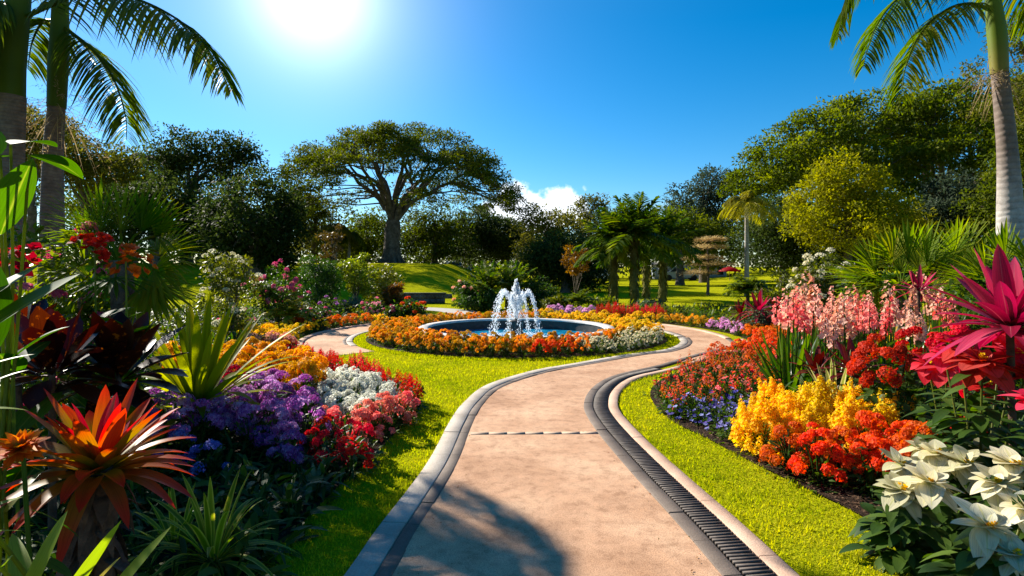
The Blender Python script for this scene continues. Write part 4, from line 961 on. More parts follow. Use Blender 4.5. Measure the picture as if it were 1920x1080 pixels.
# --- left bed
up = lambda x, y: .10*float(sstep(-1.2, -2.6, x))
bed('white', [(585, 690), (640, 682), (700, 692), (738, 712), (730, 742), (690, 752), (640, 748), (595, 722)], .28, .2, t_head(P_['white'], .15, .26, 30, .026, 16, .014, fol='green', nl=90, flat=.9), 'white cushion of tiny flowers amid the left bed', 'flower', 'white alyssum of the left bed', 'white_alyssum')
bed('pink', [(735, 730), (790, 728), (797, 760), (775, 792), (745, 812), (715, 845), (690, 830), (700, 790), (650, 780), (600, 755), (640, 748), (690, 757)], .28, .2, t_head(P_['coral'], .15, .28, 13, .042, 20, .017, fol='green', nl=70), 'salmon pink bedding flower along the lawn edge of the left bed', 'flower', 'pink flowers of the left bed', 'pink_flower')
bed('redfront', [(590, 778), (650, 768), (700, 800), (715, 850), (690, 868), (640, 848), (585, 800)], .28, .22, t_head(P_['red'], .15, .30, 8, .040, 22, .017, fol='dark'), 'deep red flower at the near corner of the left bed', 'flower', 'red flowers at the near corner of the left bed', 'red_flower')
bed('red', [(491, 631), (533, 627), (574, 640), (630, 650), (681, 664), (732, 682), (774, 696), (792, 715), (792, 736), (770, 728), (741, 705), (699, 687), (658, 678), (611, 672), (574, 659), (533, 650), (496, 645)], .34, .23, t_salvia(P_['red'], .14, .27, 13, .12), 'bright red spiky salvia along the far edge of the left bed', 'flower', 'red salvias of the left bed', 'red_salvia')
bed('verm', [(640, 668), (700, 690), (745, 708), (775, 735), (745, 728), (700, 700), (640, 684)], .30, .2, t_salvia(P_['vermil'], .13, .24, 12, .10), 'orange-red salvia inside the red edge of the left bed', 'flower', 'orange-red salvias of the left bed', 'orange_salvia')
bed('gold', [(325, 662), (420, 652), (500, 645), (560, 655), (595, 680), (600, 706), (560, 697), (500, 688), (430, 698), (330, 682)], .42, .25, t_marigold(P_['gold'], .18, .38, 14, .052, nf=30, fr=.020, nl=110), 'tall golden marigold behind the purple flowers', 'flower', 'golden marigolds of the left bed', 'golden_marigold', raise_=up)
bed('dkred', [(322, 700), (435, 688), (440, 712), (330, 722)], .42, .26, t_head(P_['dkred'], .15, .40, 6, .058, 40, .018), 'dark red pompon flower between the gold and the purple', 'flower', 'dark red pompons of the left bed', 'red_pompon', raise_=up)
bed('purple', [(295, 770), (350, 738), (420, 745), (440, 725), (520, 715), (610, 725), (620, 745), (600, 762), (585, 780), (585, 818), (540, 818), (480, 785), (440, 780), (350, 802), (300, 788)], .33, .24, t_head(P_['purple'], .17, .34, 9, .058, 38, .016), 'purple heads of tiny flowers at the front of the left bed', 'flower', 'purple flowers of the left bed', 'purple_flower', raise_=up)
bed('violet', [(300, 800), (350, 795), (420, 805), (450, 830), (400, 845), (310, 830)], .28, .3, t_head(P_['violet'], .15, .27, 6, .040, 26, .015), 'small blue-violet flower low under the purple heads', 'flower', 'blue-violet flowers of the left bed', 'violet_flower')
def t_leafy(fol='dark', Rr=.2, Hh=.28, n=60, ll=.16, lw=.045, prof='lance'): return variants(lambda: [('foliage', foliage(Rr, Hh, n, ll, lw, G_[fol], 4, .1, prof, .35, 4))])
bed('fill', [(250, 850), (330, 830), (560, 858), (640, 905), (640, 930), (560, 985), (470, 1075), (0, 1075), (0, 900)], .15, .27, t_leafy('dark', .2, .24, 60, .15, .042), 'low dark leafy plant on the shaded floor of the left bed', 'plant', 'shade plants of the left bed', 'shade_plant')
bed('fill2', [(-2.2, 3.6), (-1.6, 5.0), (-2.4, 6.6), (-4.6, 7.4), (-4.6, 3.6), (-3.2, 2.8)], 0, .42, t_leafy('dark', .28, .5, 80, .2, .06, 'ovate'), 'dark broad leafed filler plant among the taller left foliage', 'plant', 'filler plants of the left bed', 'broad_leaf_plant', world=True)
bed('yl', [(440, 606), (500, 602), (615, 600), (625, 612), (560, 622), (450, 622)], .25, .3, t_marigold(P_['yellow'], .17, .24, 18, .035), 'low yellow flower by the pale path beyond the left bed', 'flower', 'yellow flowers beside the left path', 'yellow_flower')
bed('beige', [(470, 618), (560, 612), (620, 618), (600, 632), (480, 634)], .25, .27, t_head(P_['peach'], .15, .24, 12, .04, 16, .018, fol='olive'), 'pale beige-pink flower by the pale path beyond the left bed', 'flower', 'beige flowers beside the left path', 'beige_flower')
bed('rl', [(560, 592), (625, 600), (622, 614), (585, 612), (540, 600)], .28, .27, t_marigold(P_['vermil'], .16, .26, 16, .04), 'orange-red flower clump at the tip of the bed beside the left path', 'flower', 'orange-red flowers beside the left path', 'orange_flower')
bed('rl2', [(600, 590), (690, 590), (740, 592), (745, 602), (640, 606)], .25, .32, t_marigold(P_['orange'], .17, .24, 14, .036), 'low orange flower in the strip behind the left path', 'flower', 'orange strip behind the left path', 'orange_flower')
bed('yl2', [(640, 594), (780, 588), (860, 590), (860, 598), (760, 604), (660, 608)], .2, .32, t_marigold(P_['yellow'], .17, .22, 16, .036), 'low yellow flower in the strip behind the left path', 'flower', 'yellow strip behind the left path', 'yellow_flower')
bed('gap', [(-3.0, 9.0), (-3.9, 10.2), (-4.6, 12), (-6.5, 13), (-7, 9), (-4.5, 7.6)], 0, .38, t_leafy('green', .25, .32, 70, .15, .04), 'green leafy plant between the red salvias and the pale left path', 'plant', 'green filler of the far left bed', 'leafy_plant', world=True)

# --- right bed
bed('mix', [(1217, 712), (1235, 690), (1262, 672), (1330, 655), (1400, 640), (1450, 640), (1470, 660), (1440, 690), (1480, 710), (1420, 720), (1330, 720), (1260, 725), (1225, 735)], .30, .235, t_salvia(P_['mixw'], .15, .26, 5, .12, nf=11)+t_open(P_['mixw'], .15, .26, 9, .028, 6, ring=2), 'mixed red, coral and orange flower at the inner tip of the right bed', 'flower', 'mixed warm flowers of the right bed', 'mixed_flower')
bed('coralr', [(1330, 640), (1420, 610), (1480, 622), (1500, 660), (1440, 660), (1360, 662)], .34, .25, t_marigold(P_['vermil'], .16, .3, 14, .04), 'scarlet-orange flower massed behind the mixed tip of the right bed', 'flower', 'scarlet flowers of the right bed', 'scarlet_flower')
bed('pansy', [(1225, 745), (1260, 728), (1350, 716), (1425, 716), (1425, 745), (1380, 760), (1350, 800), (1310, 800), (1250, 775)], .25, .2, t_open(P_['violet'], .13, .24, 17, .026, 5, ring=1), 'blue-violet pansy at the lawn edge of the right bed', 'flower', 'blue pansies of the right bed', 'pansy')
bed('yellowr', [(2.0, 5.35), (1.86, 4.75), (2.0, 4.4), (2.7, 4.45), (3.2, 4.8), (3.0, 5.3), (2.3, 5.7)], 0, .25, variants(lambda: [('foliage', foliage(.17, .31, 130, .085, .022, G_['lime'])), ('blossoms', spikes(dome_pts(32, .16, .31, .85, -.02)[0]+np.array([0, 0, .03]), .11, .034, 20, .028, 4, P_['yellow']))], 4), 'bushy yellow plume flower in the right bed', 'flower', 'yellow plume flowers of the right bed', 'yellow_celosia', world=True)
bed('oranger', [(1.95, 4.3), (2.1, 3.8), (2.6, 3.75), (3.3, 3.95), (3.3, 4.35), (2.6, 4.3)], 0, .24, t_head(P_['vermil'], .18, .36, 17, .05, 34, .016, fol='dark', flat=.6), 'orange flat-headed flower cluster behind the white poinsettias', 'flower', 'orange clustered flowers of the right bed', 'orange_flower', world=True)
bed('phlox', [(1288, 598), (1340, 596), (1390, 602), (1385, 618), (1330, 618), (1290, 610)], .25, .27, t_head(P_['mauve'], .16, .25, 15, .042, 18, .02, fol='green'), 'pale mauve-pink mound of flowers beside the far right path', 'flower', 'mauve flowers beside the right path', 'mauve_phlox')
bed('orangeb', [(1362, 615), (1400, 604), (1470, 606), (1480, 622), (1430, 634), (1375, 630)], .26, .27, t_marigold(P_['orange'], .17, .25, 18, .036), 'orange marigold on the bend of the right path', 'flower', 'orange marigolds on the right bend', 'orange_marigold')
bed('redback', [(2.45, 17.2), (3.3, 16.7), (4.2, 16.5), (4.5, 17.4), (2.7, 18.0)], 0, .32, t_salvia(P_['red'], .19, .30, 18, .16), 'scarlet salvia massed behind the fountain', 'flower', 'scarlet salvias behind the fountain', 'red_salvia', world=True)
bed('redback2', [(4.45, 16.2), (5.3, 15.8), (5.7, 16.8), (4.7, 17.2)], 0, .32, t_salvia(P_['dkred'], .18, .28, 16, .14), 'dark scarlet salvia right of the massed ones behind the fountain', 'flower', 'dark scarlet salvias behind the fountain', 'red_salvia')
bed('mauveb', [(1.1, 17.6), (2.4, 17.2), (2.6, 18.0), (1.2, 18.5)], 0, .32, t_head(P_['mauve'], .18, .28, 12, .045, 14, .024, fol='dark'), 'dusky pink flower in the strip straight behind the jet', 'flower', 'dusky pink flowers behind the fountain', 'mauve_flower', world=True)
bed('yback', [(.3, 17.3), (1.6, 17.1), (2.6, 16.5), (3.6, 15.8), (3.9, 16.2), (2.8, 17.0), (.4, 17.9)], 0, .3, t_marigold(P_['yellow'], .17, .2, 16, .036, fol='lime'), 'low yellow-green edging flower behind the fountain', 'flower', 'yellow edging behind the fountain', 'yellow_flower', world=True)
bed('yback2', [(3.7, 15.9), (4.4, 14.8), (4.8, 13.4), (5.3, 13.8), (5.2, 15.2), (4.2, 16.3)], 0, .32, t_marigold(P_['gold'], .17, .22, 10, .036, fol='lime'), 'low gold and lime edging flower beside the far right path', 'flower', 'gold edging beside the far right path', 'gold_flower', world=True)
bed('beg', [(1450, 590), (1500, 580), (1560, 590), (1540, 612), (1470, 608)], .5, .34, t_head(P_['coral'], .2, .5, 12, .05, 18, .022, fol='green'), 'coral pink flower cluster left of the gladioli', 'flower', 'coral flowers left of the gladioli', 'coral_flower')
bed('yfol', [(1640, 615), (1700, 590), (1800, 590), (1810, 625), (1760, 645), (1660, 645)], .5, .34, variants(lambda: [('foliage', foliage(.24, .55, 120, .16, .05, G_['yfol'], 3, .35, 'lance', .3))]), 'yellow-leaved shrub between the gladioli and the pink cordyline', 'shrub', 'yellow-leaved shrubs of the right bed', 'yellow_shrub')
bed('fillb', [(4.9, 12.6), (4.4, 15.4), (2.8, 17.2), (3, 19.4), (9, 19.5), (12, 14), (8, 11)], 0, .6, t_leafy('olive', .36, .36, 90, .2, .055)+t_leafy('lime', .30, .3, 90, .2, .055)+t_leafy('green', .34, .36, 90, .2, .055), 'low green plant in the border beyond the right bend of the path', 'plant', 'far border plants at the right', 'border_plant', world=True)
bed('filll', [(-4.4, 15), (-2.6, 17.4), (-4, 20), (-10, 20), (-12, 12), (-7, 11)], 0, .7, t_leafy('olive', .40, .45, 90, .2, .055)+t_leafy('green', .36, .5, 90, .2, .055), 'low green plant in the border beyond the pale left path', 'plant', 'far border plants at the left', 'low_border_plant', world=True)

# --- single plants
def rosette(n, L, Wd, el, droop, seg=7, prof='strap', fold=.25, h0=0.0, br=.02, rows=None, rnd=None, lj=.2):
    """strap leaves from one crown, upright inside and spreading outside"""
    k = np.arange(n); f = k/(n-1); a = k*2.39996+U(-.2, .2, n); e = el[1]+(el[0]-el[1])*f**.8+rng.normal(0, .06, n)
    d = np.c_[np.cos(a)*np.cos(e), np.sin(a)*np.cos(e), np.sin(e)]; b = np.c_[np.cos(a)*br, np.sin(a)*br, h0-f*br*1.5]
    mb = MB(); blades(mb, b, d, L*U(1-lj, 1+lj*.6, n)*(.72+.28*np.sin(PI*(f*.75+.25))), Wd*U(.85, 1.15, n), (droop[0]+(droop[1]-droop[0])*f)*U(.7, 1.3, n), seg, prof, fold, rnd)
    return mb
def rplant(name, label, cat, pos, mb, mat, rz=None, sc=1.0, group=None, tilt=(0, 0), stem=None, extra=()):
    parts = [('leaves', mb.mesh('leaves', mat, True))]
    if stem: s = MB(); tube(s, stem[0], stem[1], 8); parts.append(('stem', s.mesh('stem', stem[2], True)))
    return place(name, parts+list(extra), label, cat, pos, U(0, 6) if rz is None else rz, sc, group, tilt)
M_flax = leafmat('flax_leaf', [(.15, .18, .006), (.24, .26, .008), (.34, .33, .012), (.40, .36, .02)], .62, .45, .2, base=((.04, .09, .006), .0, .4))
M_brom = leafmat('bromeliad_leaf', [(.24, .11, .008), (.20, .14, .010), (.32, .06, .016), (.15, .15, .010)], .45, .4, .2, tip=((.42, .035, .012), .45, .95), base=((.12, .14, .008), .0, .3))
M_bromc = leafmat('bromeliad_heart', [(.46, .03, .025), (.44, .03, .05), (.40, .035, .04)], .4, .3, .4, base=((.50, .20, .01), .0, .4))
M_spid = leafmat('spider_leaf', [(.085, .15, .010), (.12, .19, .012), (.18, .23, .02)], .5, .45, .18, stripe=((.46, .43, .07), .35, 1.0))
M_croton = leafmat('dark_croton_leaf', [(.018, .003, .003), (.036, .005, .004), (.09, .014, .004)], .25, .35, .3, spots=((.30, .06, .005), 26, .60), glow=1.7)
M_cord = leafmat('pink_cordyline_leaf', [(.20, .008, .022), (.36, .014, .040), (.48, .045, .085)], .35, .3, .6, base=((.08, .006, .010), .0, .4), glow=1.35, rib=((.50, .10, .12), .10))
M_burg = leafmat('burgundy_leaf', [(.07, .006, .008), (.13, .010, .010), (.20, .018, .014)], .22, .35, .4, glow=1.3)
M_broad = leafmat('broad_leaf', [(.022, .065, .006), (.04, .10, .008), (.085, .15, .010)], .5, .5, .15, glow=2.1, rib=((.16, .20, .03), .12))
M_broadl = leafmat('pale_broad_leaf', [(.13, .20, .015), (.20, .27, .03), (.28, .32, .06)], .45, .4, .2)
M_varieg = leafmat('variegated_strap', [(.14, .19, .03), (.20, .24, .05), (.28, .29, .08)], .45, .35, .4, stripe=((.55, .50, .22), .3, .9))
M_stemb = hardmat('brown_stem', [(.03, .017, .010), (.08, .045, .027), (.15, .09, .055)], 14, .9, 1, .02)
def gp(px, py, d, dz=0.0):
    """ground under the point of the photograph at distance d"""
    w = W(px, py, d); return (w[0], w[1], float(terrain(w[0], w[1]))+dz)
# flax
rplant('flax_plant', 'spiky yellow-green plant with long sword leaves above the gold marigolds', 'plant', gp(372, 690, 4.9, .36), rosette(54, 1.12, .095, (.4, 1.5), (.05, .45), 8, 'lance', .3, br=.05), M_flax, stem=([[0, 0, -.35], [0, 0, .02]], [.06, .05], M_stemb))
# bromeliad with its old stump
b = np.array(gp(185, 860, 2.15)); zb = EYE+(YH-872)/F*2.15
mbh = rosette(9, .26, .085, (.75, 1.35), (.0, .15), 7, 'lance', .3, zb+.03, .015)
s = MB(); tube(s, smooth_line([[.02, .05, -.02], [.03, .02, zb*.5], [0, 0, zb+.02]], 8), [.05, .035, .03, .04, .03, .045, .05, .04], 9)
for k in range(95):
    a = U(0, 6.28); z = zb*U(.12, 1.0); blades(s, [[math.cos(a)*.03, math.sin(a)*.03, z]], [math.cos(a)*.6, math.sin(a)*.6, U(-.9, .3)], U(.07, .17), U(.035, .075), U(.2, 1.2), 4, 'lance', .35, roll=U(-.7, .7))
mbl = rosette(56, .36, .080, (.05, 1.15), (.02, .55), 9, 'lance', .3, zb, .03)
place('bromeliad', [('leaves', mbl.mesh('leaves', M_brom, True)), ('heart_leaves', mbh.mesh('heart_leaves', M_bromc, True)), ('stump', s.mesh('stump', M_stemb, True))], 'large red and orange bromeliad on a shaggy brown stump', 'bromeliad', tuple(b), 1.0)
# variegated spider plants
zs = .10
rplant('spider_plant', 'arching striped green and yellow strap-leaved plant, right of the bromeliad', 'plant', gp(400, 1000, 2.75, .05), rosette(42, .52, .034, (.25, 1.45), (.25, .9), 9, 'strap', .25, zs, .03), M_spid)
rplant('spider_plant', 'smaller striped plant rising behind the arching one near the bromeliad', 'plant', gp(330, 930, 2.9, .03), rosette(22, .40, .03, (.4, 1.45), (.2, .6), 8, 'strap', .25, zs, .03), M_spid)
for (px, py, lab) in ((590, 915, 'grey-green leafy rosette at the corner of the left bed by the lawn'), (540, 945, 'grey-green leafy rosette just left of the corner one')):
    g = G(px, py, .06); rplant('leafy_rosette', lab, 'plant', (g[0], g[1], .02), rosette(24, .20, .05, (.3, 1.4), (.1, .5), 6, 'lance', .2, .03, .02), G_['grey'])
# dark crotons
for (px, py, d, n, L, lab) in ((222, 700, 3.3, 36, .42, 'dark maroon croton with orange-lit leaves left of the flax plant'), (98, 690, 3.0, 34, .40, 'dark maroon croton with speckled orange leaves at the left edge'), (30, 640, 3.4, 24, .36, 'dark croton half hidden behind the big banana-like leaf')):
    zb = EYE+(YH-py)/F*d
    rplant('croton', lab, 'plant', gp(px, py, d), rosette(n, L, .115, (-.1, 1.4), (.05, .35), 6, 'obov', .2, zb, .04), M_croton, stem=([[0, 0, -.02], [.02, 0, zb*.5], [0, 0, zb]], [.02, .018, .014], M_stemb))
# big leaves at the left edge
def bigleaf(r, p0, p1, wd, droop, mat=None, prof='ovate', seg=10, name='leaf', roll=0.0):
    a, e = np.asarray(p0, float), np.asarray(p1, float); L = np.linalg.norm(e-a); d = (e-a)/L; d = nz(d+np.array([0, 0, droop])); mb = MB()
    blades(mb, [a], d, L*1.02, wd, droop, seg, prof, .14, .5, roll=roll); return obj(name, mb.mesh(name, mat or M_broad, True), r)
def leafplant(label, px, d, leaves, mat=None, name='broad_leaved_plant', cat='plant', prof='ovate', stemr=.012):
    b = np.array(gp(px, 700, d)); r = root(name, label, cat, tuple(b)); s = MB()
    for (p0, p1, wd, dr, dd, *ro) in leaves:
        a = W(*p0, d)-b; e = W(*p1, d+dd)-b; bigleaf(r, a, e, wd, dr, mat, prof, roll=ro[0] if ro else 0)
        tube(s, smooth_line([[U(-.03, .03), U(-.03, .03), 0], [a[0]*.3-.04, a[1]*.3+.12, a[2]*.6], a], 8), np.linspace(stemr*.7, stemr*.45, 8), 6)
    obj('stem', s.mesh('stem', G_['lime'], True), r); return r
leafplant('tall broad-leaved plant with sunlit paddles at the left edge under the palms', -20, 2.4, [((2, 440), (66, 285), .24, .1, -.05, .35), ((55, 290), (152, 335), .14, .3, .25), ((20, 270), (110, 275), .12, .2, .3), ((-30, 300), (-80, 200), .2, .2, .2), ((0, 290), (-60, 300), .2, .2, 0)])
leafplant('canna with one huge green leaf cutting across the left edge', -60, 1.7, [((-60, 640), (152, 512), .155, .05, .1, .35), ((-70, 590), (82, 492), .12, .05, .3, -.3), ((-60, 700), (-10, 470), .16, .1, .2)], name='canna')
leafplant('broad pale green blades in the lower left corner', 90, 1.45, [((20, 1180), (128, 955), .10, .03, .05, .5), ((90, 1180), (232, 968), .065, .06, .0, -.3), ((-60, 1150), (28, 1035), .12, .1, -.05, .5), ((60, 1200), (20, 980), .07, .2, .25), ((-40, 960), (42, 932), .03, .1, .1), ((-60, 1000), (45, 996), .02, .1, .1), ((150, 1190), (330, 975), .05, .1, .15, .3)], mat=M_broadl, prof='lance', name='strap_leaf_plant')
leafplant('yellow-orange pointed leaf at the bottom left', 180, 1.5, [((130, 1150), (228, 1042), .045, .05, 0, .4), ((110, 1180), (160, 1075), .04, .1, .1, .3)], mat=G_['yfol'], prof='lance', name='yellow_leaf_plant')
leafplant('glossy strap leaves catching the light at the left edge beside the bromeliad', -40, 1.9, [((-60, 700), (70, 662), .05, .15, .1), ((-40, 730), (60, 690), .03, .2, .1), ((-60, 770), (50, 770), .05, .2, .1), ((-30, 860), (70, 885), .035, .3, .1), ((10, 960), (90, 870), .035, .25, .2)], mat=M_broadl, prof='lance', name='strap_leaf_plant')
# orange dahlia
w = W(38, 842, 1.75); r = root('orange_dahlia', 'orange many-petalled flower at the left edge in front of the bromeliad', 'flower', (w[0], w[1], 0))
mb = MB(); florets(mb, np.tile([0, 0, w[2]], (5, 1)), np.tile([.1, -.45, .9], (5, 1)), np.array([.085, .082, .075, .06, .05]), 12, .1, .32, ring=2, jit=.3); obj('blossom', mb.mesh('blossom', P_['orange']), r)
mb = MB(); tube(mb, [[.02, .03, 0], [.02, .02, w[2]*.5], [0, .01, w[2]-.01]], [.008, .007, .006], 6); blades(mb, np.array([[.02, .02, w[2]*k] for k in (.3, .5, .65, .8)]), rng.normal(size=(4, 3))*np.array([1, 1, .2]), .16, .05, .3, 5, 'lance'); obj('stem', mb.mesh('stem', G_['green'], True), r)
# cannas with red heads
for (px, py, d, h2, nb, key, lab) in ((178, 462, 3.6, .12, 26, 'red', 'red canna flower head on a tall stem left of the fan palm'), (236, 490, 3.5, .12, 20, 'vermil', 'orange-red canna flower head, the right one of the pair'), (22, 486, 2.6, .10, 16, 'dkred', 'deep red blossom in the shade at the left edge')):
    w = W(px, py, d); r = root('canna_lily', lab, 'flower', (w[0], w[1], 0)); z = w[2]
    p = np.c_[rng.normal(0, .05, nb)*1.2, rng.normal(0, .05, nb), z+U(-h2*.7, h2*.6, nb)]; mb = MB(); florets(mb, p, p-np.array([0, 0, z-.1]), .046*U(.7, 1.2, nb), 4, .45, .85, ring=2); obj('blossoms', mb.mesh('blossoms', P_[key]), r)
    mb = MB(); tube(mb, [[.03, .02, 0], [.01, 0, z*.5], [0, 0, z]], [.008, .007, .005], 6); n = 11; a = U(0, 6.28, n); blades(mb, np.c_[np.zeros((n, 2)), z*U(.25, .72, n)], np.c_[np.cos(a), np.sin(a), U(.5, 1.2, n)], U(.25, .4, n), U(.10, .15, n), .25, 7, 'ovate', .15); obj('leaves', mb.mesh('leaves', M_broad, True), r)
# pink flowering shrub on the left
def bush(name, label, cat, pos, Rr, Hh, fol, nl, ll, lw, blossoms=None, z0=0.0, prof='ovate', twigs=8, rz=None):
    mb = MB(); cs = clumps([(0, 0, z0+Hh*.52, Rr*.8, Rr*.8, Hh*.42), (Rr*.35, 0, z0+Hh*.4, Rr*.5, Rr*.5, Hh*.35), (-Rr*.4, .1*Rr, z0+Hh*.45, Rr*.5, Rr*.5, Hh*.35)], max(20, nl//60), .5)
    crown(mb, cs, Rr*.26, 60, ll, .75, .45, lw/ll)
    s = MB()
    for c in cs[:twigs]: limb(s, (U(-.04, .04), U(-.04, .04), 0), c, .018*max(1, Hh), .006, n=6, sides=5)
    parts = [('foliage', mb.mesh('foliage', fol)), ('stem', s.mesh('stem', M_bark, True))]
    if blossoms:
        pt, nh, hr, nf, fr, top = blossoms; k = cs[rng.choice(len(cs), nh, nh > len(cs))]; ctr = np.array([0, 0, z0+Hh*.5]); v = nz(k-ctr+np.array([0, 0, top*Hh]))
        parts.append(('blossoms', heads(k+v*Rr*.26*U(.7, 1.15, (nh, 1)), v, hr*U(.7, 1.25, nh), nf, fr, 4, P_[pt], .75)))
    return place(name, parts, label, cat, pos, U(0, 6) if rz is None else rz)
def tz(py, d): return EYE+(YH-py)/F*d
bush('flowering_shrub', 'pink and coral flowering shrub under the two left palms', 'shrub', gp(75, 430, 4.4), .62, tz(385, 4.4), G_['lime'], 3200, .075, .035, ('hot', 30, .06, 30, .022, .5))
bush('flowering_shrub', 'shrub with one bright pink cluster against the fan palm', 'shrub', gp(172, 420, 4.9), .35, tz(388, 4.9), G_['green'], 1500, .075, .035, ('hot', 9, .06, 30, .022, .8))
bush('flowering_shrub', 'shrub topped with creamy white blossom left of the pink one', 'shrub', gp(432, 500, 11), .62, tz(440, 11), G_['olive'], 3200, .08, .04, ('cream', 40, .075, 26, .024, .7))
bush('flowering_shrub', 'wide bright pink flowering shrub above the yellow fern', 'shrub', gp(522, 520, 14.5), .85, tz(488, 14.5), G_['green'], 2600, .08, .04, ('hot', 95, .06, 26, .024, 1.0))
bush('clipped_shrub', 'dark rounded dome-shaped shrub in the left middle distance', 'shrub', gp(598, 520, 19), .82, tz(466, 19), G_['dark'], 6500, .075, .04)
bush('copper_shrub', 'copper-topped shrub standing behind the dark dome-shaped one', 'shrub', gp(620, 480, 21), .6, tz(466, 21), LM['copper'], 1500, .10, .05, z0=1.2)
bush('small_tree', 'small yellow-green bushy tree with forked pale stems right of the dome-shaped shrub', 'shrub', gp(668, 530, 19), .65, tz(490, 19), G_['lime'], 2600, .10, .05, z0=.4)
bush('mixed_shrub', 'olive shrub with pale tips left of the dark mound', 'shrub', gp(715, 520, 20.5), .85, tz(494, 20.5), G_['olive'], 3600, .10, .05, ('cream', 14, .05, 12, .025, .6))
bush('croton_shrub', 'orange and yellow croton shrub before the shaded mound', 'shrub', gp(742, 555, 18.5), .5, tz(528, 18.5), LM['rust'], 2200, .12, .045)
bush('flowering_shrub', 'orange-red flowering shrub at the foot of the croton shrub', 'shrub', gp(772, 575, 17), .45, tz(560, 17), G_['green'], 1500, .08, .04, ('vermil', 34, .055, 16, .026, .8))
bush('flowering_shrub', 'low coral pink flowering shrub left of the croton shrub', 'shrub', gp(697, 575, 17), .42, tz(563, 17), G_['green'], 1500, .08, .04, ('pink', 30, .055, 16, .026, .8))
bush('flowering_shrub', 'low rosy pink shrub between the coral and the orange-red ones', 'shrub', gp(735, 585, 16.8), .36, tz(575, 16.8), G_['green'], 1200, .08, .04, ('hot', 24, .05, 16, .024, .8))
bush('flowering_shrub', 'dusky purple flowering shrub by the yellow fern', 'shrub', gp(622, 575, 17), .5, tz(560, 17), G_['dark'], 1700, .08, .04, ('purple', 36, .05, 16, .024, .8))
bush('clipped_shrub', 'low clipped grey-green shrub right of the purple one', 'shrub', gp(662, 575, 17.8), .42, tz(556, 17.8), G_['grey'], 3000, .06, .03)
bush('flowering_shrub', 'crimson flowering shrub under the yellow fern', 'shrub', gp(448, 590, 12.5), .45, tz(580, 12.5), G_['dark'], 1600, .08, .04, ('hot', 20, .05, 18, .022, .8))
bush('flowering_shrub', 'magenta flowering shrub right under the yellow fern', 'shrub', gp(592, 590, 15), .4, tz(578, 15), G_['dark'], 1600, .08, .04, ('hot', 22, .05, 18, .022, .8))
# ferns
M_fern = leafmat('yellow_fern', [(.20, .20, .008), (.32, .29, .012), (.42, .36, .03)], .45, .4, .4)
def fern(label, pos, n, L, mat, z0=.1, ll=.1, name='fern', cat='fern', dens=22, lw=.028):
    r = root(name, label, cat, pos)
    mb = MB(); tube(mb, [[0, 0, -.05], [0, 0, z0*.6], [0, 0, z0]], [.07, .06, .05], 8); obj('stem', mb.mesh('stem', M_stemb, True), r)
    for k in range(n):
        a = k*2.4; e = 1.35-1.1*k/n; tt = np.linspace(0, 1, 6)[:, None]; o = np.array([math.cos(a)*math.cos(e), math.sin(a)*math.cos(e), math.sin(e)])
        rc = rachis(np.array([0, 0, z0])+o*L*U(.8, 1.1)*tt-np.array([0, 0, .45])*L*tt**2, 16); mb = MB(); frond(mb, rc, ll, lw, dens, .2, .45, r0=.01); obj('frond', mb.mesh('frond', mat), r)
    return r
fern('yellow fern with arching fronds below the pink shrub', gp(545, 590, 14, .2), 28, .85, M_fern, ll=.15, lw=.045)
fern('greener upright fern left of the yellow fern', gp(500, 570, 14.4, .4), 24, .85, G_['lime'], .35, .15, lw=.045)
fern('bright green fern clump between the fountain and the fan palms', gp(1085, 560, 19), 20, .9, G_['lime'], .3, .22, lw=.06)
fern('fresh green arching palm-like fern left of the white shrub on the right', gp(1402, 535, 17, 0), 22, 1.0, G_['lime'], .75, .34, lw=.07)
# cycads behind the jet
for (px, hh, lab) in ((915, 470, 'left upright cycad behind the fountain, with broad stiff fronds'), (958, 466, 'right upright cycad behind the fountain, partly veiled by the jet')):
    d = 21; b = gp(px, 575, d); r = root('cycad', lab, 'cycad', b); mb = MB(); tube(mb, [[0, 0, -.05], [0, 0, .3], [0, 0, .55]], [.24, .22, .18], 10); obj('trunk', mb.mesh('trunk', M_furry, True), r)
    for k in range(17):
        a = k*2.4+U(-.2, .2); e = 1.45-.95*k/17; tt = np.linspace(0, 1, 6)[:, None]; o = np.array([math.cos(a)*math.cos(e), math.sin(a)*math.cos(e), math.sin(e)]); rc = rachis(np.array([0, 0, .5])+o*1.75*tt-np.array([0, 0, .35])*1.5*tt**2, 18); mb = MB(); frond(mb, rc, .34, .07, 30, .12, .8, r0=.02); obj('frond', mb.mesh('frond', M_trav), r)
bush('flowering_shrub', 'shrub with pale orange-white blossoms left of the cycads', 'shrub', gp(878, 540, 20.5), .62, tz(522, 20.5), G_['dark'], 2600, .10, .05, ('peach', 18, .08, 16, .035, .8))
bush('dark_shrub', 'dark green shrub left of the cycads at the lawn edge', 'shrub', gp(900, 570, 20), .8, tz(540, 20), G_['dark'], 4000, .10, .05)
bush('dark_shrub', 'dark green shrub right behind the fountain jet', 'shrub', gp(1010, 560, 21), .9, tz(520, 21), G_['dark'], 4500, .10, .05)
bush('rust_shrub', 'small rust-leaved shrub standing left of the fan palm stand', 'shrub', gp(1080, 515, 24), .68, tz(500, 24), LM['rust'], 1600, .12, .05, z0=1.1)
bush('olive_shrub', 'olive shrub at the right foot of the fountain jet', 'shrub', gp(1045, 575, 19), .62, tz(556, 19), G_['olive'], 2600, .10, .05)
bush('grey_shrub', 'silvery low shrub under the leafy palm stand', 'shrub', gp(1222, 572, 20), .5, tz(562, 20), G_['grey'], 2400, .08, .04)
bush('lime_shrub', 'light green low shrub between the stand palms', 'shrub', gp(1130, 572, 20), .7, tz(560, 20), G_['lime'], 2600, .10, .05)
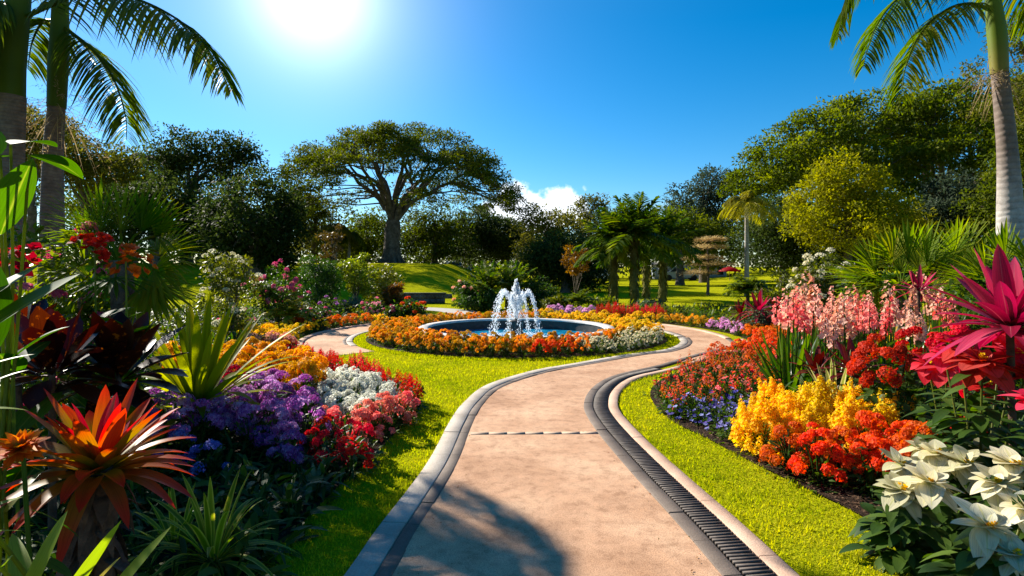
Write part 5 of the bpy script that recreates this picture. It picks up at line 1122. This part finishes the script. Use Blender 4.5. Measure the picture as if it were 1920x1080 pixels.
bush('flowering_shrub', 'creamy white flowering shrub in front of the dark trees on the right', 'shrub', gp(1542, 500, 13), .72, tz(470, 13), G_['olive'], 4200, .09, .045, ('cream', 80, .085, 24, .028, .6))
bush('olive_shrub', 'olive green shrub left under the white shrub', 'shrub', gp(1462, 530, 14), .62, tz(505, 14), G_['olive'], 3400, .10, .05)
bush('green_shrub', 'green shrub below the fan palms at the right', 'shrub', gp(1640, 520, 11), .7, tz(505, 11), G_['green'], 3600, .10, .05)
bush('green_shrub', 'mid-green shrub at the far right under the palm trunk', 'shrub', gp(1860, 500, 7.6), .62, tz(470, 7.6), G_['green'], 3800, .09, .045)
bush('pale_shrub', 'pale cream-green shrub by the far right path', 'shrub', gp(1425, 590, 13), .45, tz(580, 13), G_['grey'], 2600, .07, .03)
# cordylines
def cordyline(label, px, py, d, n, L, wd, mat=M_cord, el=(-.25, 1.45), dr=(.02, .4), stemr=.02):
    zb = tz(py, d); return rplant('cordyline', label, 'cordyline', gp(px, py, d), rosette(n, L, wd, el, dr, 8, 'lance', .25, zb, .04), mat, stem=([[.02, 0, -.03], [.03, 0, zb*.5], [0, 0, zb]], [stemr*1.2, stemr, stemr], M_stemb))
cordyline('large hot pink cordyline with broad glossy leaves at the right edge', 1893, 600, 3.3, 38, .46, .125)
cordyline('small pink cordyline rising over the gladioli', 1722, 540, 6.8, 22, .30, .06)
cordyline('crimson cordyline at the bend of the right path', 1422, 582, 13, 30, .52, .11)
cordyline('dark red cordyline right of the crimson one', 1462, 584, 12.5, 26, .42, .10, M_burg)
cordyline('dark red cordyline left of the crimson one', 1388, 586, 13.5, 22, .36, .09, M_burg)
for (px, py, d, n, L, lab) in ((1600, 690, 5.5, 32, .32, 'burgundy leafy plant below the gladioli leaves'), (1530, 690, 5.9, 24, .27, 'smaller burgundy plant left of the main burgundy one')):
    cordyline(lab, px, py, d, n, L, .085, M_burg, (-.1, 1.4), (.05, .4))
g = G(1565, 775, .12); rplant('variegated_plant', 'spiky cream-striped plant above the yellow plume flowers', 'plant', (g[0], g[1], .12), rosette(38, .60, .058, (.4, 1.5), (.02, .35), 8, 'lance', .3, .02, .04), M_varieg)
# gladioli
M_gleaf = leafmat('gladiolus_leaf', [(.022, .065, .006), (.045, .105, .008), (.09, .15, .012)], .45, .28, .55)
gv = []
for v in range(4):
    m1 = rosette(17, .86, .07, (.8, 1.5), (.02, .3), 7, 'lance', .3, 0, .03); m2 = MB(); pts = np.c_[rng.normal(0, .08, (5, 2)), U(.74, .92, 5)]
    for p in pts: tube(m1, [[p[0]*.4, p[1]*.4, 0], p, p+np.array([0, 0, .25])], [.007, .006, .003], 5, rnd=.4)
    gv.append([('leaves', m1.mesh('leaves', M_gleaf, True)), ('blossoms', spikes(pts, .27, .034, 12, .048, 5, P_['peach'] if v != 1 else P_['coral'], .1, .5))])
bed('glad', [(2.75, 6.1), (4.0, 5.7), (4.4, 6.9), (3.0, 7.3)], 0, .36, gv, 'peach-pink gladiolus with tall sword leaves in the right bed', 'flower', 'gladioli of the right bed', 'gladiolus', sc=(.9, 1.1), world=True)
bed('glad2', [(3.0, 7.4), (5.0, 6.6), (5.7, 7.6), (3.4, 8.3)], 0, .44, gv, 'peach-pink gladiolus in the row behind the sword leaves', 'flower', 'rear gladioli of the right bed', 'gladiolus', sc=(.95, 1.12), world=True)
bed('fillr', [(2.5, 3.3), (2.0, 5.4), (2.0, 7.2), (3.4, 9.6), (5.2, 10.5), (8, 9), (6, 5), (4, 2.6)], 0, .46, t_leafy('green', .28, .36, 80, .17, .05), 'green leafy filler plant amid the right bed', 'plant', 'green filler plants of the right bed', 'leafy_plant', world=True)
# geraniums and poinsettias on the right
for (px, py, d, Rr, nh, lab) in ((1668, 665, 4.8, .29, 26, 'bright red geranium-like clusters left of the red poinsettia'), (1725, 655, 5.0, .24, 16, 'red clustered flower head just behind the large red poinsettia'), (1790, 645, 4.9, .24, 14, 'red clustered flower under the pink cordyline')):
    z = tz(py-45, d); p, v = dome_pts(nh, Rr, z*.42, .85, .1); p[:, 2] += z*.55
    place('red_geranium', [('foliage', foliage(Rr*1.15, z*.97, 420, .10, .055, G_['dark'], 3, .25, 'ovate')), ('blossoms', heads(p, v*.7+np.array([0, -.1, .4]), .058*U(.8, 1.2, nh), 40, .021, 4, P_['red'], .75))], lab, 'flower', gp(px, py, d), U(0, 6))
def poinsettia(label, px, py, d, blooms, mat, nl=60, Rr=.25, group=None, name='poinsettia', leafL=.13):
    b = np.array(gp(px, py, d)); r = root(name, label, 'poinsettia', tuple(b), group=group); mb = MB()
    zt = max(tz(q[1], d+q[3]) for q in blooms)
    p, v = dome_pts(nl, Rr, zt*.9, .4, .1); a = nz(v*np.array([1, 1, .3])+rng.normal(0, .3, (nl, 3))); blades(mb, p-a*.05, a, leafL*U(.7, 1.2, nl), leafL*.5*U(.8, 1.1, nl), .35, 5, 'ovate', .15)
    obj('leaves', mb.mesh('leaves', G_['dark'], True), r); s = MB()
    for (qx, qy, rad, dd) in blooms:
        w = W(qx, qy, d+dd)-b; nrmv = nz(np.array([w[0]*.4+U(-.25, .25), -.75+U(-.25, .25), 1.0])); mb = MB(); rr = rad/F*d*(.86 if mat is M_pw else .9)
        ref = nz(np.cross(nrmv, rng.normal(size=3))); w2 = np.cross(nrmv, ref)
        for (nb, el, k) in ((6, -.15, 1.0), (7, .18, .88), (5, .55, .5)):
            ph = np.arange(nb)*2*PI/nb+U(0, 6); e = el+U(-.15, .15, nb); dv = (ref*np.cos(ph)[:, None]+w2*np.sin(ph)[:, None])*np.cos(e)[:, None]+nrmv*np.sin(e)[:, None]
            blades(mb, np.tile(w, (nb, 1)), dv, rr*k*U(.8, 1.15, nb), rr*k*.66*U(.8, 1.2, nb), U(.02, .32, nb), 8, 'ovate', .16)
        o = obj('bloom', mb.mesh('bloom', mat, True), r)
        cb = MB(); n = 9; florets(cb, w+nrmv*.012+rng.normal(0, rr*.06, (n, 3)), nrmv, rr*.09, 4, .9, .9); obj('bloom_centre', cb.mesh('bloom_centre', P_['yellow']), o)
        tube(s, smooth_line([[w[0]*.2, w[1]*.2, 0], w*.6, w], 6), [.009, .008, .007, .006, .006, .005], 5)
    obj('stem', s.mesh('stem', G_['olive'], True), r); return r
M_pr = petal('poinsettia_red', [(.54, .014, .022), (.64, .035, .045), (.70, .08, .09)], rough=.5, trans=.45, rib=((.42, .01, .015), .10))
M_pw = petal('poinsettia_white', [(.56, .51, .30), (.65, .60, .39), (.71, .67, .48)], rough=.5, trans=.35, rib=((.58, .56, .26), .14), base=((.52, .56, .20), .0, .28))
poinsettia('big red poinsettia with wide pointed bracts at the right edge', 1835, 670, 3.3, [(1842, 678, 80, 0), (1905, 662, 75, .1), (1800, 650, 60, .25), (1880, 632, 60, .35), (1925, 700, 60, 0), (1770, 665, 45, .3)], M_pr, 300, .30, leafL=.15)
poinsettia('second red poinsettia half hidden behind the big one', 1785, 700, 3.9, [(1772, 690, 52, 0), (1815, 706, 50, .1), (1740, 684, 44, .2), (1850, 720, 50, .0)], M_pr, 240, .28, leafL=.15)
poinsettia('red poinsettia bract low at the right edge', 1940, 760, 2.7, [(1945, 752, 60, 0)], M_pr, 160, .22)
poinsettia('cream poinsettia nearest the camera at the lower right corner', 1850, 985, 2.45, [(1850, 985, 82, 0), (1925, 955, 70, .1), (1905, 1040, 64, -.1)], M_pw, 140, .22)
poinsettia('cream poinsettia left of the group, over the mulch edge', 1690, 905, 2.95, [(1692, 918, 66, 0), (1745, 905, 70, -.05), (1690, 872, 55, .2)], M_pw, 150, .20)
poinsettia('cream poinsettia at the back of the group, below the orange clusters', 1780, 860, 3.15, [(1760, 852, 62, .1), (1810, 868, 62, 0), (1850, 848, 55, .2), (1730, 842, 50, .25)], M_pw, 150, .22)
poinsettia('cream poinsettia at the right edge behind the nearest one', 1905, 880, 2.8, [(1900, 870, 66, 0), (1940, 905, 60, .05), (1870, 905, 60, -.1)], M_pw, 150, .22)
bed('hotr', [(1870, 830), (1925, 815), (1990, 830), (1990, 850), (1890, 850)], .5, .25, t_head(P_['hot'], .14, .5, 5, .06, 40, .018, fol='green'), 'hot pink flower head at the right edge behind the cream poinsettias', 'flower', 'hot pink flowers at the right edge', 'pink_flower')
for (px, py, d, lab) in ((1815, 765, 3.8, 'green leafy shrub with broad leaves under the red poinsettia'), (1720, 750, 4.6, 'dark leafy shrub between the geraniums and the orange clusters'), (1895, 765, 3.75, 'bushy green plant at the right edge under the red poinsettia')):
    place('leafy_shrub', [('foliage', foliage(.28, tz(py-40, d), 210, .15, .065, G_['green'] if px != 1720 else G_['dark'], 4, .3, 'ovate', .3))], lab, 'shrub', gp(px, py, d), U(0, 6))

# ---------------------------------------------------------------- things on the far lawns
M_wall = hardmat('old_stone', [(.06, .055, .05), (.12, .11, .10), (.2, .185, .165)], 3, .9, .8, .03, .2, 24)
w = root('garden_wall', 'low dark stone wall at the foot of the shaded mound', 'wall', on(-4.3, 24.0))
mb = MB()
for row in range(2):
    x = -1.6
    while x < 1.5:
        l = U(.25, .42); box(mb, (x+l/2, U(-.015, .015), .10+row*.19), (l-.012, .3, .18), mat=0, rnd=U(0, 1)); x += l
obj('stones', mb.mesh('stones', M_wall), w)
mb = MB(); box(mb, (-.03, 0, .41), (3.25, .36, .05)); obj('coping', mb.mesh('coping', M_wall), w)
def paint(name, c, rough=.3, metal=0.0):
    m, t, p, o = nt(name); f = noise(t, 40, 3, .6); t.links.new(ramp(t, [tuple(v*.85 for v in c), c], f, pos=[.3, .6]), p.inputs['Base Color']); p.inputs['Roughness'].default_value = rough; p.inputs['Metallic'].default_value = metal; return m
M_tyre = paint('tyre_rubber', (.015, .015, .016), .9); M_glass = paint('car_glass', (.02, .025, .03), .08)
def car(label, pos, rz, col):
    r = root('parked_car', label, 'car', pos, rz)
    prof = np.array([[-2.1, .30], [-2.12, .62], [-1.95, .86], [-1.35, .92], [-.75, 1.40], [.55, 1.45], [1.15, .98], [1.95, .86], [2.12, .62], [2.1, .30]])
    def shell(mb, pr, w, wt):
        k = len(pr); f = np.clip((pr[:, 1]-.9)/.5, 0, 1); hw = w/2-(w-wt)/2*f
        v = np.concatenate([np.c_[pr[:, 0], -hw, pr[:, 1]], np.c_[pr[:, 0], hw, pr[:, 1]]]); i = np.arange(k); j = np.roll(i, -1)
        mb.add(v, quads=np.stack([i, j, j+k, i+k], 1)); c0 = np.array([[pr[:, 0].mean(), -w/2+.02, .7], [pr[:, 0].mean(), w/2-.02, .7]])
        for s_ in (0, 1): mb.add(np.concatenate([v[s_*k:(s_+1)*k], c0[s_:s_+1]]), tris=np.stack([i, j, np.full(k, k)], 1))
    mb = MB(); shell(mb, prof, 1.75, 1.35); obj('body', mb.mesh('body', paint('car_paint', col, .25)), r)
    for sg in (-1, 1):
        mb = MB(); mb.add([[-1.15, sg*.87, .96], [.98, sg*.87, .98], [.5, sg*.70, 1.38], [-.7, sg*.70, 1.34]], quads=[[0, 1, 2, 3]]); obj('side_window', mb.mesh('side_window', M_glass), r)
    for x0, x1, z0, z1 in ((-1.36, -.80, .95, 1.39), (1.16, .60, 1.0, 1.44)):
        mb = MB(); s_ = -.012 if x0 < 0 else .012; mb.add([[x0+s_, -.72, z0+.01], [x0+s_, .72, z0+.01], [x1+s_, .6, z1+.01], [x1+s_, -.6, z1+.01]], quads=[[0, 1, 2, 3]]); obj('windscreen', mb.mesh('windscreen', M_glass), r)
    for x in (-1.3, 1.3):
        for sg in (-1, 1):
            mb = MB(); lathe(mb, [(.0, -.1), (.24, -.1), (.32, -.08), (.32, .08), (.24, .1), (0, .1)], 18); o = obj('wheel', mb.mesh('wheel', M_tyre), r); o.location = (x, sg*.80, .32); o.rotation_euler.x = PI/2
bx = (850-960)/F*72; car('white parked car just visible beyond the crest of the shaded mound', on(bx, 72), .4, (.75, .75, .74))
bx = (1118-960)/F*62; car('pale parked car beyond the far lawn behind the leafy palm stand', on(bx, 62), .2, (.7, .7, .7))
bx = (1275-960)/F*63; car('grey-blue parked car between the palm stand and the tiered tree', on(bx, 63), -.1, (.25, .32, .42))
r = root('pavilion', 'long low pale blue-grey building in the shade beyond the right lawn', 'building', on((1290-960)/F*70, 70))
mb = MB(); box(mb, (0, 0, .75), (8, 3.2, 1.7)); obj('wall', mb.mesh('wall', paint('pale_wall', (.42, .47, .55), .8)), r)
mb = MB(); box(mb, (0, 0, 1.75), (8.8, 4.0, .3), taper=.9); obj('roof', mb.mesh('roof', paint('roof_sheet', (.12, .11, .10), .7)), r)
for k in range(6):
    mb = MB(); box(mb, (-3.3+k*1.32, -1.61, .9), (.7, .04, .9)); obj('window', mb.mesh('window', M_glass), r)
r = root('parasol', 'red garden parasol at the far edge of the right lawn', 'parasol', on((1368-960)/F*58, 58), sc=.72)
mb = MB(); tube(mb, [[0, 0, 0], [0, 0, 1], [0, 0, 1.9]], .035, 8); obj('pole', mb.mesh('pole', M_barkpale), r)
mb = MB(); lathe(mb, [(1.5, 1.25), (1.52, 1.35), (.8, 1.72), (.02, 1.95)], 8); obj('canopy', mb.mesh('canopy', P_['dkred']), r)
print('BEDS', CNT, len(bpy.data.objects))
